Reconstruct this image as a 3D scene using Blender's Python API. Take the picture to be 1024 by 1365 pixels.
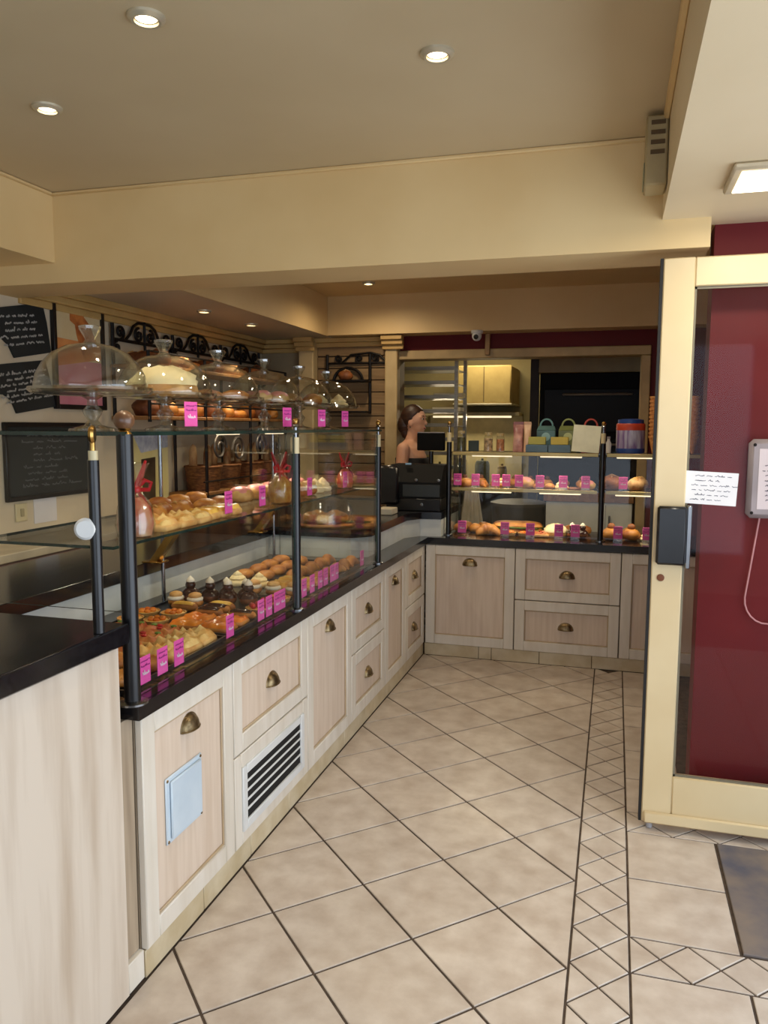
import bpy, bmesh, math, random
from mathutils import Vector, Matrix, noise
random.seed(7)
for o in list(bpy.data.objects): bpy.data.objects.remove(o)
SC = bpy.context.scene
COL = SC.collection
R = math.radians
PI = math.pi

# ---------------------------------------------------------------- camera
CAM = Vector((0, 0, 1.5))
FPX, YAW, PITCH, ROLL = 1050.3, 0.28454, 0.10828, -0.0040634
_f = Vector((-math.sin(YAW) * math.cos(PITCH), math.cos(YAW) * math.cos(PITCH), -math.sin(PITCH)))
_r = Vector((math.cos(YAW), math.sin(YAW), 0))
_d = _f.cross(_r)
AX_R = _r * math.cos(ROLL) + _d * math.sin(ROLL)
AX_D = -_r * math.sin(ROLL) + _d * math.cos(ROLL)
cd = bpy.data.cameras.new('camera')
cam = bpy.data.objects.new('camera', cd)
COL.objects.link(cam)
cd.sensor_fit = 'VERTICAL'; cd.sensor_height = 36.0; cd.lens = FPX / 1365 * 36.0
cd.clip_start = 0.05; cd.clip_end = 100
m3 = Matrix((AX_R, -AX_D, -_f)).transposed()
cam.matrix_world = Matrix.Translation(CAM) @ m3.to_4x4()
SC.camera = cam

def ray(px, py): return AX_R * ((px - 512) / FPX) + AX_D * ((py - 682.5) / FPX) + _f
def at_z(px, py, z): d = ray(px, py); return CAM + d * ((z - CAM.z) / d.z)
def at_x(px, py, x): d = ray(px, py); return CAM + d * (x / d.x)
def at_y(px, py, y): d = ray(px, py); return CAM + d * (y / d.y)

def lin(c):
    return tuple(((v / 255) / 12.92 if v / 255 <= 0.04045 else ((v / 255 + 0.055) / 1.055) ** 2.4) for v in c[:3]) + (1,)

# ---------------------------------------------------------------- world, daylight, exposure
W = bpy.data.worlds.new('world'); SC.world = W; W.use_nodes = True
bg = W.node_tree.nodes['Background']
bg.inputs[0].default_value = (0.62, 0.76, 1.0, 1); bg.inputs[1].default_value = 1.3
VS = SC.view_settings
VS.view_transform = 'Standard'; VS.look = 'None'; VS.gamma = 1; VS.use_curve_mapping = False
VS.exposure = -0.22
SC.cycles.transparent_max_bounces = 40
SC.cycles.max_bounces = 8

def light(name, kind, loc, energy, color, rot=(0, 0, 0), **kw):
    l = bpy.data.lights.new(name, kind); l.energy = energy; l.color = color
    for k, v in kw.items(): setattr(l, k, v)
    o = bpy.data.objects.new(name, l); COL.objects.link(o)
    o.location = loc; o.rotation_euler = rot
    return o
# daylight entering by the street opening on the right-hand side and by the shop window behind
light('daylight_street_opening', 'AREA', (1.42, 1.0, 1.15), 58, (0.86, 0.93, 1.0), (0, R(90), 0),
      shape='RECTANGLE', size=2.1, size_y=3.3)
light('daylight_shop_window', 'AREA', (-0.4, -1.5, 1.35), 20, (0.92, 0.96, 1.0), (R(90), 0, 0),
      shape='RECTANGLE', size=3.0, size_y=1.9)

# ---------------------------------------------------------------- materials
MATS = {}
def mat(name, c1, rough=.5, metal=0., c2=None, scale=8., stretch=(1, 1, 1), bump=0., spec=.5, world=False,
        detail=4., lo=.35, hi=.65, jitter=0., emit=0., coat=0., bscale=None, sheen=0.):
    if name in MATS: return MATS[name]
    m = bpy.data.materials.new(name); m.use_nodes = True
    nt = m.node_tree; N = nt.nodes; L = nt.links
    p = N['Principled BSDF']
    p.inputs['Roughness'].default_value = rough; p.inputs['Metallic'].default_value = metal
    p.inputs['Specular IOR Level'].default_value = spec
    if coat: p.inputs['Coat Weight'].default_value = coat; p.inputs['Coat Roughness'].default_value = .08
    c1l = lin(c1); c2l = lin(c2) if c2 else tuple(v * .82 for v in c1l[:3]) + (1,)
    tc = N.new('ShaderNodeTexCoord'); mp = N.new('ShaderNodeMapping'); nz = N.new('ShaderNodeTexNoise')
    src = tc.outputs['Object']
    if world:
        ge = N.new('ShaderNodeNewGeometry'); src = ge.outputs['Position']
    oi = N.new('ShaderNodeObjectInfo')
    ad = N.new('ShaderNodeVectorMath'); ad.operation = 'ADD'
    ml = N.new('ShaderNodeMath'); ml.operation = 'MULTIPLY'; ml.inputs[1].default_value = 0. if world else 37.
    L.new(oi.outputs['Random'], ml.inputs[0]); L.new(src, ad.inputs[0]); L.new(ml.outputs[0], ad.inputs[1])
    L.new(ad.outputs[0], mp.inputs['Vector'])
    mp.inputs['Scale'].default_value = stretch
    L.new(mp.outputs[0], nz.inputs['Vector'])
    nz.inputs['Scale'].default_value = scale; nz.inputs['Detail'].default_value = detail
    rp = N.new('ShaderNodeValToRGB')
    rp.color_ramp.elements[0].position = lo; rp.color_ramp.elements[1].position = hi
    rp.color_ramp.elements[0].color = c2l; rp.color_ramp.elements[1].color = c1l
    L.new(nz.outputs['Fac'], rp.inputs[0])
    out = rp.outputs[0]
    if jitter:
        hs = N.new('ShaderNodeHueSaturation')
        mr = N.new('ShaderNodeMapRange'); mr.inputs[3].default_value = 1 - jitter; mr.inputs[4].default_value = 1 + jitter
        L.new(oi.outputs['Random'], mr.inputs[0]); L.new(mr.outputs[0], hs.inputs['Value']); L.new(out, hs.inputs['Color'])
        out = hs.outputs[0]
    L.new(out, p.inputs['Base Color'])
    if emit:
        L.new(out, p.inputs['Emission Color']); p.inputs['Emission Strength'].default_value = emit
    if bump:
        bp = N.new('ShaderNodeBump'); bp.inputs['Strength'].default_value = bump; bp.inputs['Distance'].default_value = .01
        if bscale:
            n2 = N.new('ShaderNodeTexNoise'); n2.inputs['Scale'].default_value = bscale; n2.inputs['Detail'].default_value = 3
            L.new(mp.outputs[0], n2.inputs['Vector']); L.new(n2.outputs['Fac'], bp.inputs['Height'])
        else: L.new(nz.outputs['Fac'], bp.inputs['Height'])
        L.new(bp.outputs[0], p.inputs['Normal'])
    MATS[name] = m
    return m

def glass(name, tint=(.97, .985, .975), base=.045, edge=.75, rough=.02):
    m = bpy.data.materials.new(name); m.use_nodes = True
    nt = m.node_tree; N = nt.nodes; L = nt.links; N.remove(N['Principled BSDF'])
    tr = N.new('ShaderNodeBsdfTransparent'); tr.inputs[0].default_value = tint + (1,)
    gl = N.new('ShaderNodeBsdfGlossy'); gl.inputs['Roughness'].default_value = rough
    lw = N.new('ShaderNodeLayerWeight'); lw.inputs[0].default_value = .5
    pw = N.new('ShaderNodeMath'); pw.operation = 'POWER'; pw.inputs[1].default_value = 4.
    ma = N.new('ShaderNodeMath'); ma.operation = 'MULTIPLY_ADD'; ma.inputs[1].default_value = edge; ma.inputs[2].default_value = base
    mx = N.new('ShaderNodeMixShader')
    L.new(lw.outputs['Facing'], pw.inputs[0]); L.new(pw.outputs[0], ma.inputs[0]); L.new(ma.outputs[0], mx.inputs[0])
    L.new(tr.outputs[0], mx.inputs[1]); L.new(gl.outputs[0], mx.inputs[2])
    L.new(mx.outputs[0], N['Material Output'].inputs[0])
    MATS[name] = m
    return m
GLASS = glass('pane_glass', (.978, .988, .982), .02, .7)
DOME = glass('dome_glass', (.94, .955, .945), .075, .85, .05)
CELLO = glass('cellophane', (.95, .95, .95), .10, .8, .12)
DOORGLASS = glass('door_glass', (.95, .92, .92), .012, .5, .02)
GEDGE = mat('glass_edge', (40, 62, 54), .15, c2=(24, 40, 36), spec=.7)
CREAM = mat('cream_paint', (229, 201, 147), .55, c2=(219, 188, 132), scale=1.6, world=True, bump=.02)
CEILM = mat('ceiling_paint', (203, 186, 152), .42, c2=(194, 176, 141), scale=1.2, world=True)
SOFF = mat('soffit_paint', (196, 184, 160), .5, c2=(186, 172, 147), scale=1.5, world=True)
DROPM = mat('drop_paint', (232, 215, 180), .5, c2=(222, 204, 168), scale=1.5, world=True)
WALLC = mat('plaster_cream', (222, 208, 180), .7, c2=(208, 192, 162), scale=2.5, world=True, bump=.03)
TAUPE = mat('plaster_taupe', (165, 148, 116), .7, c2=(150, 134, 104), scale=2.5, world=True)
REDW = mat('oxblood_paint', (108, 26, 28), .55, c2=(94, 20, 23), spec=.25, scale=2., world=True)
CORN = mat('cornice_ochre', (206, 172, 108), .5, c2=(188, 152, 90), scale=4., world=True)
GROUT = mat('grout', (88, 74, 62), .9, c2=(66, 55, 47), scale=30, world=True)
TILE = mat('floor_tile_stone', (206, 195, 182), .34, c2=(180, 165, 150), scale=11., world=True, bump=.06, bscale=60, detail=8, lo=.3, hi=.68, jitter=.04, spec=.45)
KICK = mat('plinth_tile', (214, 200, 170), .4, c2=(196, 178, 142), scale=10, world=True, jitter=.04)
SLATE = mat('slate_mat', (124, 112, 102), .8, c2=(84, 84, 96), scale=6, world=True, bump=.25, detail=8)
WOODP = mat('pale_wood_laminate', (214, 201, 184), .5, c2=(182, 163, 141), scale=4., stretch=(3.4, 3.4, .28), detail=9, bump=.03, lo=.28, hi=.56)
FRAMEW = mat('whitewashed_wood', (228, 221, 208), .45, c2=(217, 208, 192), scale=5, stretch=(4, 4, .6), bump=.03, jitter=.015)
PANELW = mat('whitewashed_panel', (222, 204, 185), .5, c2=(211, 191, 170), scale=6, stretch=(8, 8, .5), bump=.03, jitter=.015)
CARC = mat('cabinet_carcass', (150, 134, 112), .7)
SLAB = mat('black_granite', (26, 26, 30), .16, c2=(14, 14, 17), scale=90, spec=.6)
BLACKM = mat('black_metal', (16, 17, 20), .28, c2=(10, 10, 12), scale=20, spec=.6)
STEELK = mat('polished_steel', (150, 152, 155), .25, 1.)  # even grey steel for plates, rods and locks
BRASS = mat('brass', (196, 160, 92), .25, 1., c2=(170, 132, 70), scale=20)
BRONZE = mat('aged_bronze', (158, 138, 102), .36, .9, c2=(96, 80, 56), scale=40)
WOODB = mat('turned_wood', (128, 92, 62), .35, c2=(96, 64, 42), scale=12, coat=.4)
IVORY = mat('ivory_plastic', (226, 212, 168), .4)
WHITEP = mat('white_plastic', (226, 228, 226), .4, c2=(215, 217, 216))
WHITEV = mat('white_gloss_panel', (222, 224, 216), .35, c2=(210, 212, 204))
FROST = mat('frosted_plastic', (206, 220, 230), .3, c2=(190, 207, 220), scale=6)
DARKV = mat('dark_void', (14, 14, 15), .8)
IRON = mat('wrought_iron', (30, 26, 24), .5, .5, c2=(18, 15, 14), scale=30)
PINK = mat('pink_card', (240, 96, 178), .5, c2=(228, 82, 168), scale=12)
TAGP = mat('tag_print', (255, 226, 244), .6)
TAGD = mat('tag_dark_print', (150, 40, 130), .6)
CHALKB = mat('chalkboard', (34, 38, 38), .7, c2=(24, 28, 28), scale=6)
CHALK = mat('chalk', (196, 194, 186), .9, c2=(150, 150, 144), scale=60)
PAPER = mat('paper', (232, 230, 230), .7, c2=(224, 222, 224), scale=5)
INK = mat('ink', (52, 54, 84), .7)
GREYP = mat('grey_plastic', (168, 166, 168), .45)
CORD = mat('cord_pink_white', (214, 160, 160), .5)
DOORP = mat('door_cream_lacquer', (216, 197, 157), .4, c2=(209, 188, 146), scale=3)
RUBBER = mat('rubber', (22, 20, 20), .7)
TRAYM = mat('tray_metal', (120, 124, 128), .3, .9, c2=(98, 102, 108), scale=14)
TRAYD = mat('dark_tray', (52, 56, 62), .35, .4)
STEEL = mat('stainless', (170, 168, 160), .3, .9, c2=(150, 148, 140), scale=6, stretch=(1, 1, 12))
OLIVE = mat('kitchen_wall', (176, 160, 106), .7, c2=(158, 142, 92), scale=3, world=True)
OVENB = mat('oven_black', (12, 11, 11), .6, c2=(8, 8, 8), spec=.15)
SKIN = mat('skin', (228, 180, 150), .5, c2=(216, 162, 130), scale=6)
HAIR = mat('brown_hair', (66, 40, 26), .45, c2=(40, 24, 16), scale=18, stretch=(1, 1, 6), bump=.3)
TOPB = mat('black_cloth', (20, 20, 24), .8)
JEANS = mat('dark_trousers', (34, 36, 46), .85)
WICK = mat('wicker', (142, 92, 48), .7, c2=(92, 56, 28), scale=30, stretch=(1, 1, 4), bump=.4)
WOODS = mat('shelf_wood', (158, 112, 62), .55, c2=(126, 84, 44), scale=6, stretch=(6, .6, 6))
# baked goods
GOLD = mat('golden_crust', (208, 142, 62), .5, c2=(152, 84, 30), scale=16, bump=.35, jitter=.10, detail=6)
PALEC = mat('pale_crust', (226, 182, 112), .55, c2=(198, 142, 76), scale=18, bump=.3, jitter=.07)
BROWNC = mat('brown_crust', (150, 88, 42), .6, c2=(98, 52, 24), scale=12, bump=.4, jitter=.12)
FLOUR = mat('floured_crust', (208, 172, 124), .8, c2=(140, 86, 46), scale=8, bump=.4, jitter=.1)
CHOC = mat('chocolate_glaze', (62, 30, 22), .22, c2=(44, 20, 15), scale=10, jitter=.1)
CREAMF = mat('whipped_cream', (246, 236, 214), .6, c2=(236, 222, 194), scale=14, bump=.2)
CUST = mat('custard', (240, 196, 92), .35, c2=(222, 164, 60), scale=12, jitter=.06)
SAUCE = mat('baked_topping', (214, 150, 80), .5, c2=(186, 78, 44), scale=22, bump=.5, detail=6, jitter=.08)
CHEESE = mat('melted_cheese', (236, 206, 138), .5, c2=(206, 148, 72), scale=20, bump=.5, detail=6)
BERRY = mat('red_berry', (190, 38, 34), .25, c2=(150, 22, 26), scale=20)
APRI = mat('apricot', (236, 146, 52), .25, c2=(214, 108, 34), scale=14)
GREENF = mat('green_leaf', (120, 148, 62), .5, c2=(84, 112, 44), scale=14)
MERI = mat('meringue', (248, 232, 188), .7, c2=(240, 216, 160), scale=9, bump=.2)
PINKG = mat('pink_glaze', (236, 160, 150), .35, c2=(226, 136, 128), scale=9)

# ---------------------------------------------------------------- geometry helpers
class G:
    def __init__(s): s.bm = bmesh.new(); s.mi = 0; s.T = Matrix.Identity(4)
    def _add(s, vs, fs, sm=True):
        v = [s.bm.verts.new(s.T @ Vector(p)) for p in vs]
        for f in fs:
            try:
                q = s.bm.faces.new([v[i] for i in f]); q.material_index = s.mi; q.smooth = sm
            except ValueError: pass
        return s
    def box(s, x0, x1, y0, y1, z0, z1, bev=0.):
        if bev <= 0:
            vs = [(x, y, z) for z in (z0, z1) for y in (y0, y1) for x in (x0, x1)]
            return s._add(vs, [(0, 2, 3, 1), (4, 5, 7, 6), (0, 1, 5, 4), (2, 6, 7, 3), (0, 4, 6, 2), (1, 3, 7, 5)], False)
        b = min(bev, (x1 - x0) * .45, (y1 - y0) * .45, (z1 - z0) * .45)
        # chamfered box: 24 verts
        vs = []; idx = {}
        for sx in (0, 1):
            for sy in (0, 1):
                for sz in (0, 1):
                    X = (x0, x1)[sx]; Y = (y0, y1)[sy]; Z = (z0, z1)[sz]
                    ix = X + (b if sx == 0 else -b); iy = Y + (b if sy == 0 else -b); iz = Z + (b if sz == 0 else -b)
                    idx[sx, sy, sz, 0] = len(vs); vs.append((X, iy, iz))
                    idx[sx, sy, sz, 1] = len(vs); vs.append((ix, Y, iz))
                    idx[sx, sy, sz, 2] = len(vs); vs.append((ix, iy, Z))
        I = idx; fs = []
        for a in (0, 1):
            fs.append([I[a, 0, 0, 0], I[a, 1, 0, 0], I[a, 1, 1, 0], I[a, 0, 1, 0]])
            fs.append([I[0, a, 0, 1], I[1, a, 0, 1], I[1, a, 1, 1], I[0, a, 1, 1]])
            fs.append([I[0, 0, a, 2], I[1, 0, a, 2], I[1, 1, a, 2], I[0, 1, a, 2]])
        for a in (0, 1):
            for c in (0, 1):
                fs.append([I[a, c, 0, 0], I[a, c, 1, 0], I[a, c, 1, 1], I[a, c, 0, 1]])
                fs.append([I[a, 0, c, 0], I[a, 1, c, 0], I[a, 1, c, 2], I[a, 0, c, 2]])
                fs.append([I[0, a, c, 1], I[1, a, c, 1], I[1, a, c, 2], I[0, a, c, 2]])
        for k in [(a, c, d) for a in (0, 1) for c in (0, 1) for d in (0, 1)]:
            fs.append([I[k + (0,)], I[k + (1,)], I[k + (2,)]])
        return s._add(vs, fs, False)
    def lathe(s, prof, n=24, cx=0, cy=0, flute=0., fl_n=0):
        vs = []; fs = []; rings = []
        for r, z in prof:
            if r < 1e-6: rings.append([len(vs)]); vs.append((cx, cy, z))
            else:
                ring = []
                for i in range(n):
                    a = 2 * PI * i / n; rr = r * (1 + flute * math.cos(fl_n * a)) if fl_n else r
                    ring.append(len(vs)); vs.append((cx + rr * math.cos(a), cy + rr * math.sin(a), z))
                rings.append(ring)
        for a, b in zip(rings, rings[1:]):
            if len(a) == 1 and len(b) == 1: continue
            for i in range(n):
                j = (i + 1) % n
                if len(a) == 1: fs.append([a[0], b[j], b[i]][::-1])
                elif len(b) == 1: fs.append([a[i], a[j], b[0]])
                else: fs.append([a[i], a[j], b[j], b[i]])
        if len(rings[0]) > 1: fs.append(rings[0][::-1])
        if len(rings[-1]) > 1: fs.append(rings[-1])
        return s._add(vs, fs)
    def tube(s, pts, r, n=8, cap=True):
        pts = [Vector(p) for p in pts]; N_ = len(pts)
        rs = r if isinstance(r, (list, tuple)) else [r] * N_
        vs = []; fs = []; up = None
        for i, p in enumerate(pts):
            t = (pts[min(i + 1, N_ - 1)] - pts[max(i - 1, 0)])
            t = t.normalized() if t.length > 1e-9 else Vector((0, 0, 1))
            if up is None:
                up = Vector((0, 0, 1)) if abs(t.z) < .9 else Vector((1, 0, 0))
            up = (up - t * up.dot(t))
            up = up.normalized() if up.length > 1e-6 else t.orthogonal().normalized()
            sd = t.cross(up)
            for k in range(n):
                a = 2 * PI * k / n
                vs.append(p + (up * math.cos(a) + sd * math.sin(a)) * rs[i])
        for i in range(N_ - 1):
            for k in range(n):
                j = (k + 1) % n
                fs.append([i * n + k, i * n + j, (i + 1) * n + j, (i + 1) * n + k])
        if cap: fs.append(list(range(n))[::-1]); fs.append([(N_ - 1) * n + k for k in range(n)])
        return s._add(vs, fs)
    def cyl(s, p, q, r, n=16): return s.tube([p, q], r, n)
    def prism(s, poly, z0, z1, cham=0.):
        n = len(poly); vs = [(x, y, z0) for x, y in poly]
        if cham:
            c = inset(poly, cham)
            if len(c) == n:
                vs += [(x, y, z1 - cham) for x, y in poly] + [(x, y, z1) for x, y in c]
                fs = [list(range(n))[::-1], [2 * n + i for i in range(n)]]
                for k in (0, 1):
                    for i in range(n):
                        j = (i + 1) % n; fs.append([k * n + i, k * n + j, (k + 1) * n + j, (k + 1) * n + i])
                return s._add(vs, fs, False)
        vs += [(x, y, z1) for x, y in poly]
        fs = [list(range(n))[::-1], [n + i for i in range(n)]]
        for i in range(n):
            j = (i + 1) % n; fs.append([i, j, n + j, n + i])
        return s._add(vs, fs, False)
    def blob(s, c, rx, ry, rz, nu=16, nv=10, amp=0., fr=8., seed=0., flat=None, pw=1.):
        vs = []; fs = []
        for j in range(nv + 1):
            ph = -PI / 2 + PI * j / nv
            for i in range(nu):
                a = 2 * PI * i / nu
                cph = abs(math.cos(ph)) ** pw; sph = math.copysign(abs(math.sin(ph)) ** pw, math.sin(ph))
                d = Vector((math.cos(a) * cph, math.sin(a) * cph, sph))
                k = 1.
                if amp: k += amp * noise.noise(Vector((d.x * fr * .3 + seed, d.y * fr * .3, d.z * fr * .3)))
                z = d.z * rz * k
                if flat is not None: z = max(z, -rz * flat)
                vs.append((c[0] + d.x * rx * k, c[1] + d.y * ry * k, c[2] + z))
        for j in range(nv):
            for i in range(nu):
                k = (i + 1) % nu
                fs.append([j * nu + i, j * nu + k, (j + 1) * nu + k, (j + 1) * nu + i])
        return s._add(vs, fs)
    def quad(s, a, b, c, d): return s._add([a, b, c, d], [(0, 1, 2, 3)], False)
    def mesh(s, name, mats, ang=38):
        bmesh.ops.remove_doubles(s.bm, verts=s.bm.verts, dist=1e-6)
        bmesh.ops.recalc_face_normals(s.bm, faces=s.bm.faces)
        me = bpy.data.meshes.new(name); s.bm.to_mesh(me); s.bm.free()
        for m in (mats if isinstance(mats, (list, tuple)) else [mats]): me.materials.append(m)
        me.set_sharp_from_angle(angle=R(ang))
        return me

def inset(poly, g):
    """shrink a convex polygon (counter-clockwise) by g"""
    out = poly
    n = len(poly)
    for i in range(n):
        (x0, y0), (x1, y1) = poly[i], poly[(i + 1) % n]
        L = math.hypot(x1 - x0, y1 - y0)
        if L < 1e-6: continue
        nx, ny = -(y1 - y0) / L, (x1 - x0) / L
        out = clip(out, nx, ny, nx * x0 + ny * y0 + g)
        if len(out) < 3: return []
    return out
def clip(poly, nx, ny, c):
    out = []
    n = len(poly)
    for i in range(n):
        p, q = poly[i], poly[(i + 1) % n]
        a = nx * p[0] + ny * p[1] - c; b = nx * q[0] + ny * q[1] - c
        if a >= 0: out.append(p)
        if (a > 0 and b < 0) or (a < 0 and b > 0):
            t = a / (a - b); out.append((p[0] + t * (q[0] - p[0]), p[1] + t * (q[1] - p[1])))
    res = []
    for p in out:
        if not res or math.hypot(p[0] - res[-1][0], p[1] - res[-1][1]) > 1e-5: res.append(p)
    if len(res) > 1 and math.hypot(res[0][0] - res[-1][0], res[0][1] - res[-1][1]) < 1e-5: res.pop()
    return res
def crop(poly, x0, x1, y0, y1):
    for a in ((1, 0, x0), (-1, 0, -x1), (0, 1, y0), (0, -1, -y1)):
        if len(poly) >= 3: poly = clip(poly, *a)
    return poly if len(poly) >= 3 else []

def put(name, me, parent=None, loc=(0, 0, 0), rot=(0, 0, 0), scale=None, label=None):
    o = bpy.data.objects.new(name, me); COL.objects.link(o)
    o.location = loc; o.rotation_euler = rot
    if scale: o.scale = scale if isinstance(scale, (tuple, list)) else (scale,) * 3
    if parent: o.parent = parent
    if label: o['label'] = label
    return o
def tag(o, label, cat, group=None):
    o['label'] = label; o['category'] = cat
    if group: o['group'] = group
    return o
def thing(name, label, cat, loc=(0, 0, 0), rotz=0., group=None):
    o = put(name, None, None, loc, (0, 0, rotz)); o.empty_display_size = .05
    return tag(o, label, cat, group)
def struct(name, me, parent=None, loc=(0, 0, 0), rot=(0, 0, 0), label=None):
    o = put(name, me, parent, loc, rot)
    if not parent: o['kind'] = 'structure'
    if label: o['label'] = label
    return o
def bx(name, m, a, parent=None, bev=0.):
    return put(name, G().box(*a, bev).mesh(name, m), parent)
def pane(name, x0, x1, y0, y1, z0, z1, parent, m=None):
    """a glass sheet: large faces clear, narrow edges green"""
    g = G(); g.box(x0, x1, y0, y1, z0, z1)
    d = [x1 - x0, y1 - y0, z1 - z0]; ax = d.index(min(d))
    g.bm.normal_update()
    for f in g.bm.faces:
        if abs(f.normal[ax]) < .5: f.material_index = 1
    return put(name, g.mesh(name, [m or GLASS, GEDGE]), parent)
KIND = {}
def place(kind, loc, rotz=0., scale=1., label='', cat='', group=None, name=None):
    """put a copy of a repeated thing: shared meshes, its own objects"""
    parts = KIND[kind]
    if len(parts) == 1:
        o = put(name or kind, parts[0][1], None, loc, (0, 0, rotz), scale)
        return tag(o, label, cat, group)
    e = thing(name or kind, label, cat, loc, rotz, group)
    e.scale = scale if isinstance(scale, (tuple, list)) else (scale,) * 3
    made = []
    for p in parts:
        par = e if len(p) < 4 or p[3] is None else made[p[3]]
        made.append(put(p[0], p[1], par, p[2] if len(p) > 2 and p[2] else (0, 0, 0)))
    return e

# ================================================================ SETTING
# ---- floor: grout bed with single stone tiles
fl = struct('floor', G().box(-3.2, 1.6, -1.7, 8.5, -.06, -.004).mesh('floor', GROUT), label='pale stone tile floor laid diagonally with dark joints')
def tile(poly, nm='floor_tile', gap=.0040):
    p = inset(poly, gap)
    if len(p) < 3: return
    cx = sum(a for a, b in p) / len(p); cy = sum(b for a, b in p) / len(p)
    if max(abs(a - cx) + abs(b - cy) for a, b in p) < .02: return
    put(nm, G().prism([(a - cx, b - cy) for a, b in p], -.008, 0., .0016).mesh(nm, TILE), fl, (cx, cy, 0))
HD = .2225
for i in range(-2, 9):
    for j in range(-12, 16):
        if (i + j) % 2: continue
        cx = -.0805 - i * HD; cy = 3.445 + j * HD + HD
        d = [(cx + HD, cy), (cx, cy + HD), (cx - HD, cy), (cx, cy - HD)]
        p = crop(d, -1.178, -.076, .5, 4.965)
        if p: tile(p)
BL, BR_, BP = -.076, .088, .1675
BC = (BL + BR_) / 2
k = 0
y = 2.14 - 10 * BP
while y < 4.97:                                  # the narrow border of triangles and diamonds
    for p in ([(BR_, y), (BC, y + BP / 2), (BL, y), (BC, y - BP / 2)],
              [(BL, y), (BC, y + BP / 2), (BL, y + BP)], [(BR_, y), (BR_, y + BP), (BC, y + BP / 2)]):
        p = crop(p, BL, BR_, .5, 4.965)
        if p: tile(p, 'border_tile', .0030)
    y += BP
def hband(y0, y1, x0, x1):
    pw = .1605; x = BR_ + .003; c = (y0 + y1) / 2
    x -= 0
    while x < x1:
        for p in ([(x + pw / 2, c), (x, y1), (x - pw / 2, c), (x, y0)],
                  [(x, y0), (x + pw, y0), (x + pw / 2, c)], [(x, y1), (x + pw / 2, c), (x + pw, y1)]):
            p = crop(p, x0, x1, y0, y1)
            if p: tile(p, 'border_tile', .0030)
        x += pw
hband(2.143, 2.305, BR_, 1.44)
hband(2.945, 3.10, BR_, 1.44)
for a in range(5):
    x0 = BR_ + a * .308; x1 = min(x0 + .308, 1.44)
    for b in (2.305, 2.625):
        if a == 0 or a > 2: tile([(x0, b), (x1, b), (x1, b + .32), (x0, b + .32)])
    for b in range(6):
        yy = 2.143 - (b + 1) * .308
        tile([(x0, yy), (x1, yy), (x1, yy + .308), (x0, yy + .308)])
if True:                                          # strip of tiles between border and the far side
    for b in range(6):
        tile([(BR_, 3.10 + b * .31), (.31, 3.10 + b * .31), (.31, min(3.41 + b * .31, 4.965)), (BR_, min(3.41 + b * .31, 4.965))])
# ---- ceilings
struct('ceiling', G().box(-2.385, .13, -1.7, 3.0, 2.5, 2.56).mesh('c', CEILM), label='smooth beige ceiling of the entrance area')
struct('trim_1', G().box(-2.385, .29, 3.0, 3.30, 2.12, 2.6).mesh('c', CREAM), label='cream painted downstand beam across the shop')
struct('trim_2', G().box(-2.95, -2.385, 3.0, 3.3, 2.12, 2.6).box(-2.95, -2.385, -1.7, 3.0, 2.205, 2.6).mesh('c', CREAM), label='cream boxed-in ceiling drop along the left side')
struct('trim_3', G().box(.13, 1.55, -1.7, 3.12, 2.22, 2.6).mesh('c', DROPM), label='lowered pale ceiling over the door side')
struct('trim_4', G().box(-2.95, -2.195, 3.3, 6.1, 2.2, 2.6).mesh('c', [SOFF]), label='lowered soffit over the left wall behind the beam')
struct('trim_5', G().box(-2.195, 1.0, 5.9, 6.1, 2.205, 2.6).mesh('c', CREAM), label='cream bulkhead over the kitchen opening')
struct('trim_6', G().box(-2.199, -2.190, 3.3, 5.9, 2.2, 2.55).mesh('c', CREAM), label='cream side of the raised ceiling tray')
struct('ceiling_tray', G().box(-2.195, 1.0, 3.3, 5.9, 2.5, 2.56).mesh('c', CREAM), label='raised cream ceiling behind the beam')
# thin shadow-gap mouldings where beam and ceiling meet
struct('trim_7', G().box(-2.385, .13, 2.985, 3.0, 2.485, 2.5, .004).box(-2.385, -2.37, -1.0, 2.985, 2.485, 2.5, .004).mesh('c', CREAM), label='thin cream moulding under the ceiling edge')
struct('trim_8', G().box(.112, .13, -1.0, 2.985, 2.47, 2.5, .004).mesh('c', CREAM), label='thin cream moulding beside the lowered ceiling')
# ---- walls
struct('wall_left', G().box(-2.95, -2.85, -1.7, 6.1, 0, 2.25).mesh('w', WALLC), label='cream plaster wall behind the counter')
struct('wall_front', G().box(-2.95, -1.95, -1.7, -1.6, 0, 2.6).box(1.15, 1.55, -1.7, -1.6, 0, 2.6).box(-1.95, 1.15, -1.7, -1.6, 0, .35)
       .box(-1.95, 1.15, -1.7, -1.6, 2.3, 2.6).mesh('w', WALLC))
struct('wall_right', G().box(1.45, 1.55, -1.7, -.75, 0, 2.6).box(1.45, 1.55, 2.75, 3.25, 0, 2.6).box(1.45, 1.55, -.75, 2.75, 2.22, 2.6).mesh('w', WALLC))
struct('wall_entrance', G().box(.315, 1.55, 3.12, 3.26, 0, 2.22).mesh('w', REDW), label='glossy oxblood red wall behind the glass door')
struct('wall_side', G().box(1.0, 1.1, 3.26, 6.1, 0, 2.6).mesh('w', REDW))
wb = G()
wb.box(-2.95, -1.66, 6.1, 6.25, 0, 2.25)
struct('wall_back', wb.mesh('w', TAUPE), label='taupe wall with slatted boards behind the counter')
struct('wall_back_header', G().box(-1.66, 1.1, 6.1, 6.25, 2.09, 2.6).box(.225, 1.1, 6.1, 6.25, 0, 2.09).mesh('w', REDW), label='dark red wall band around the kitchen opening')
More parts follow.
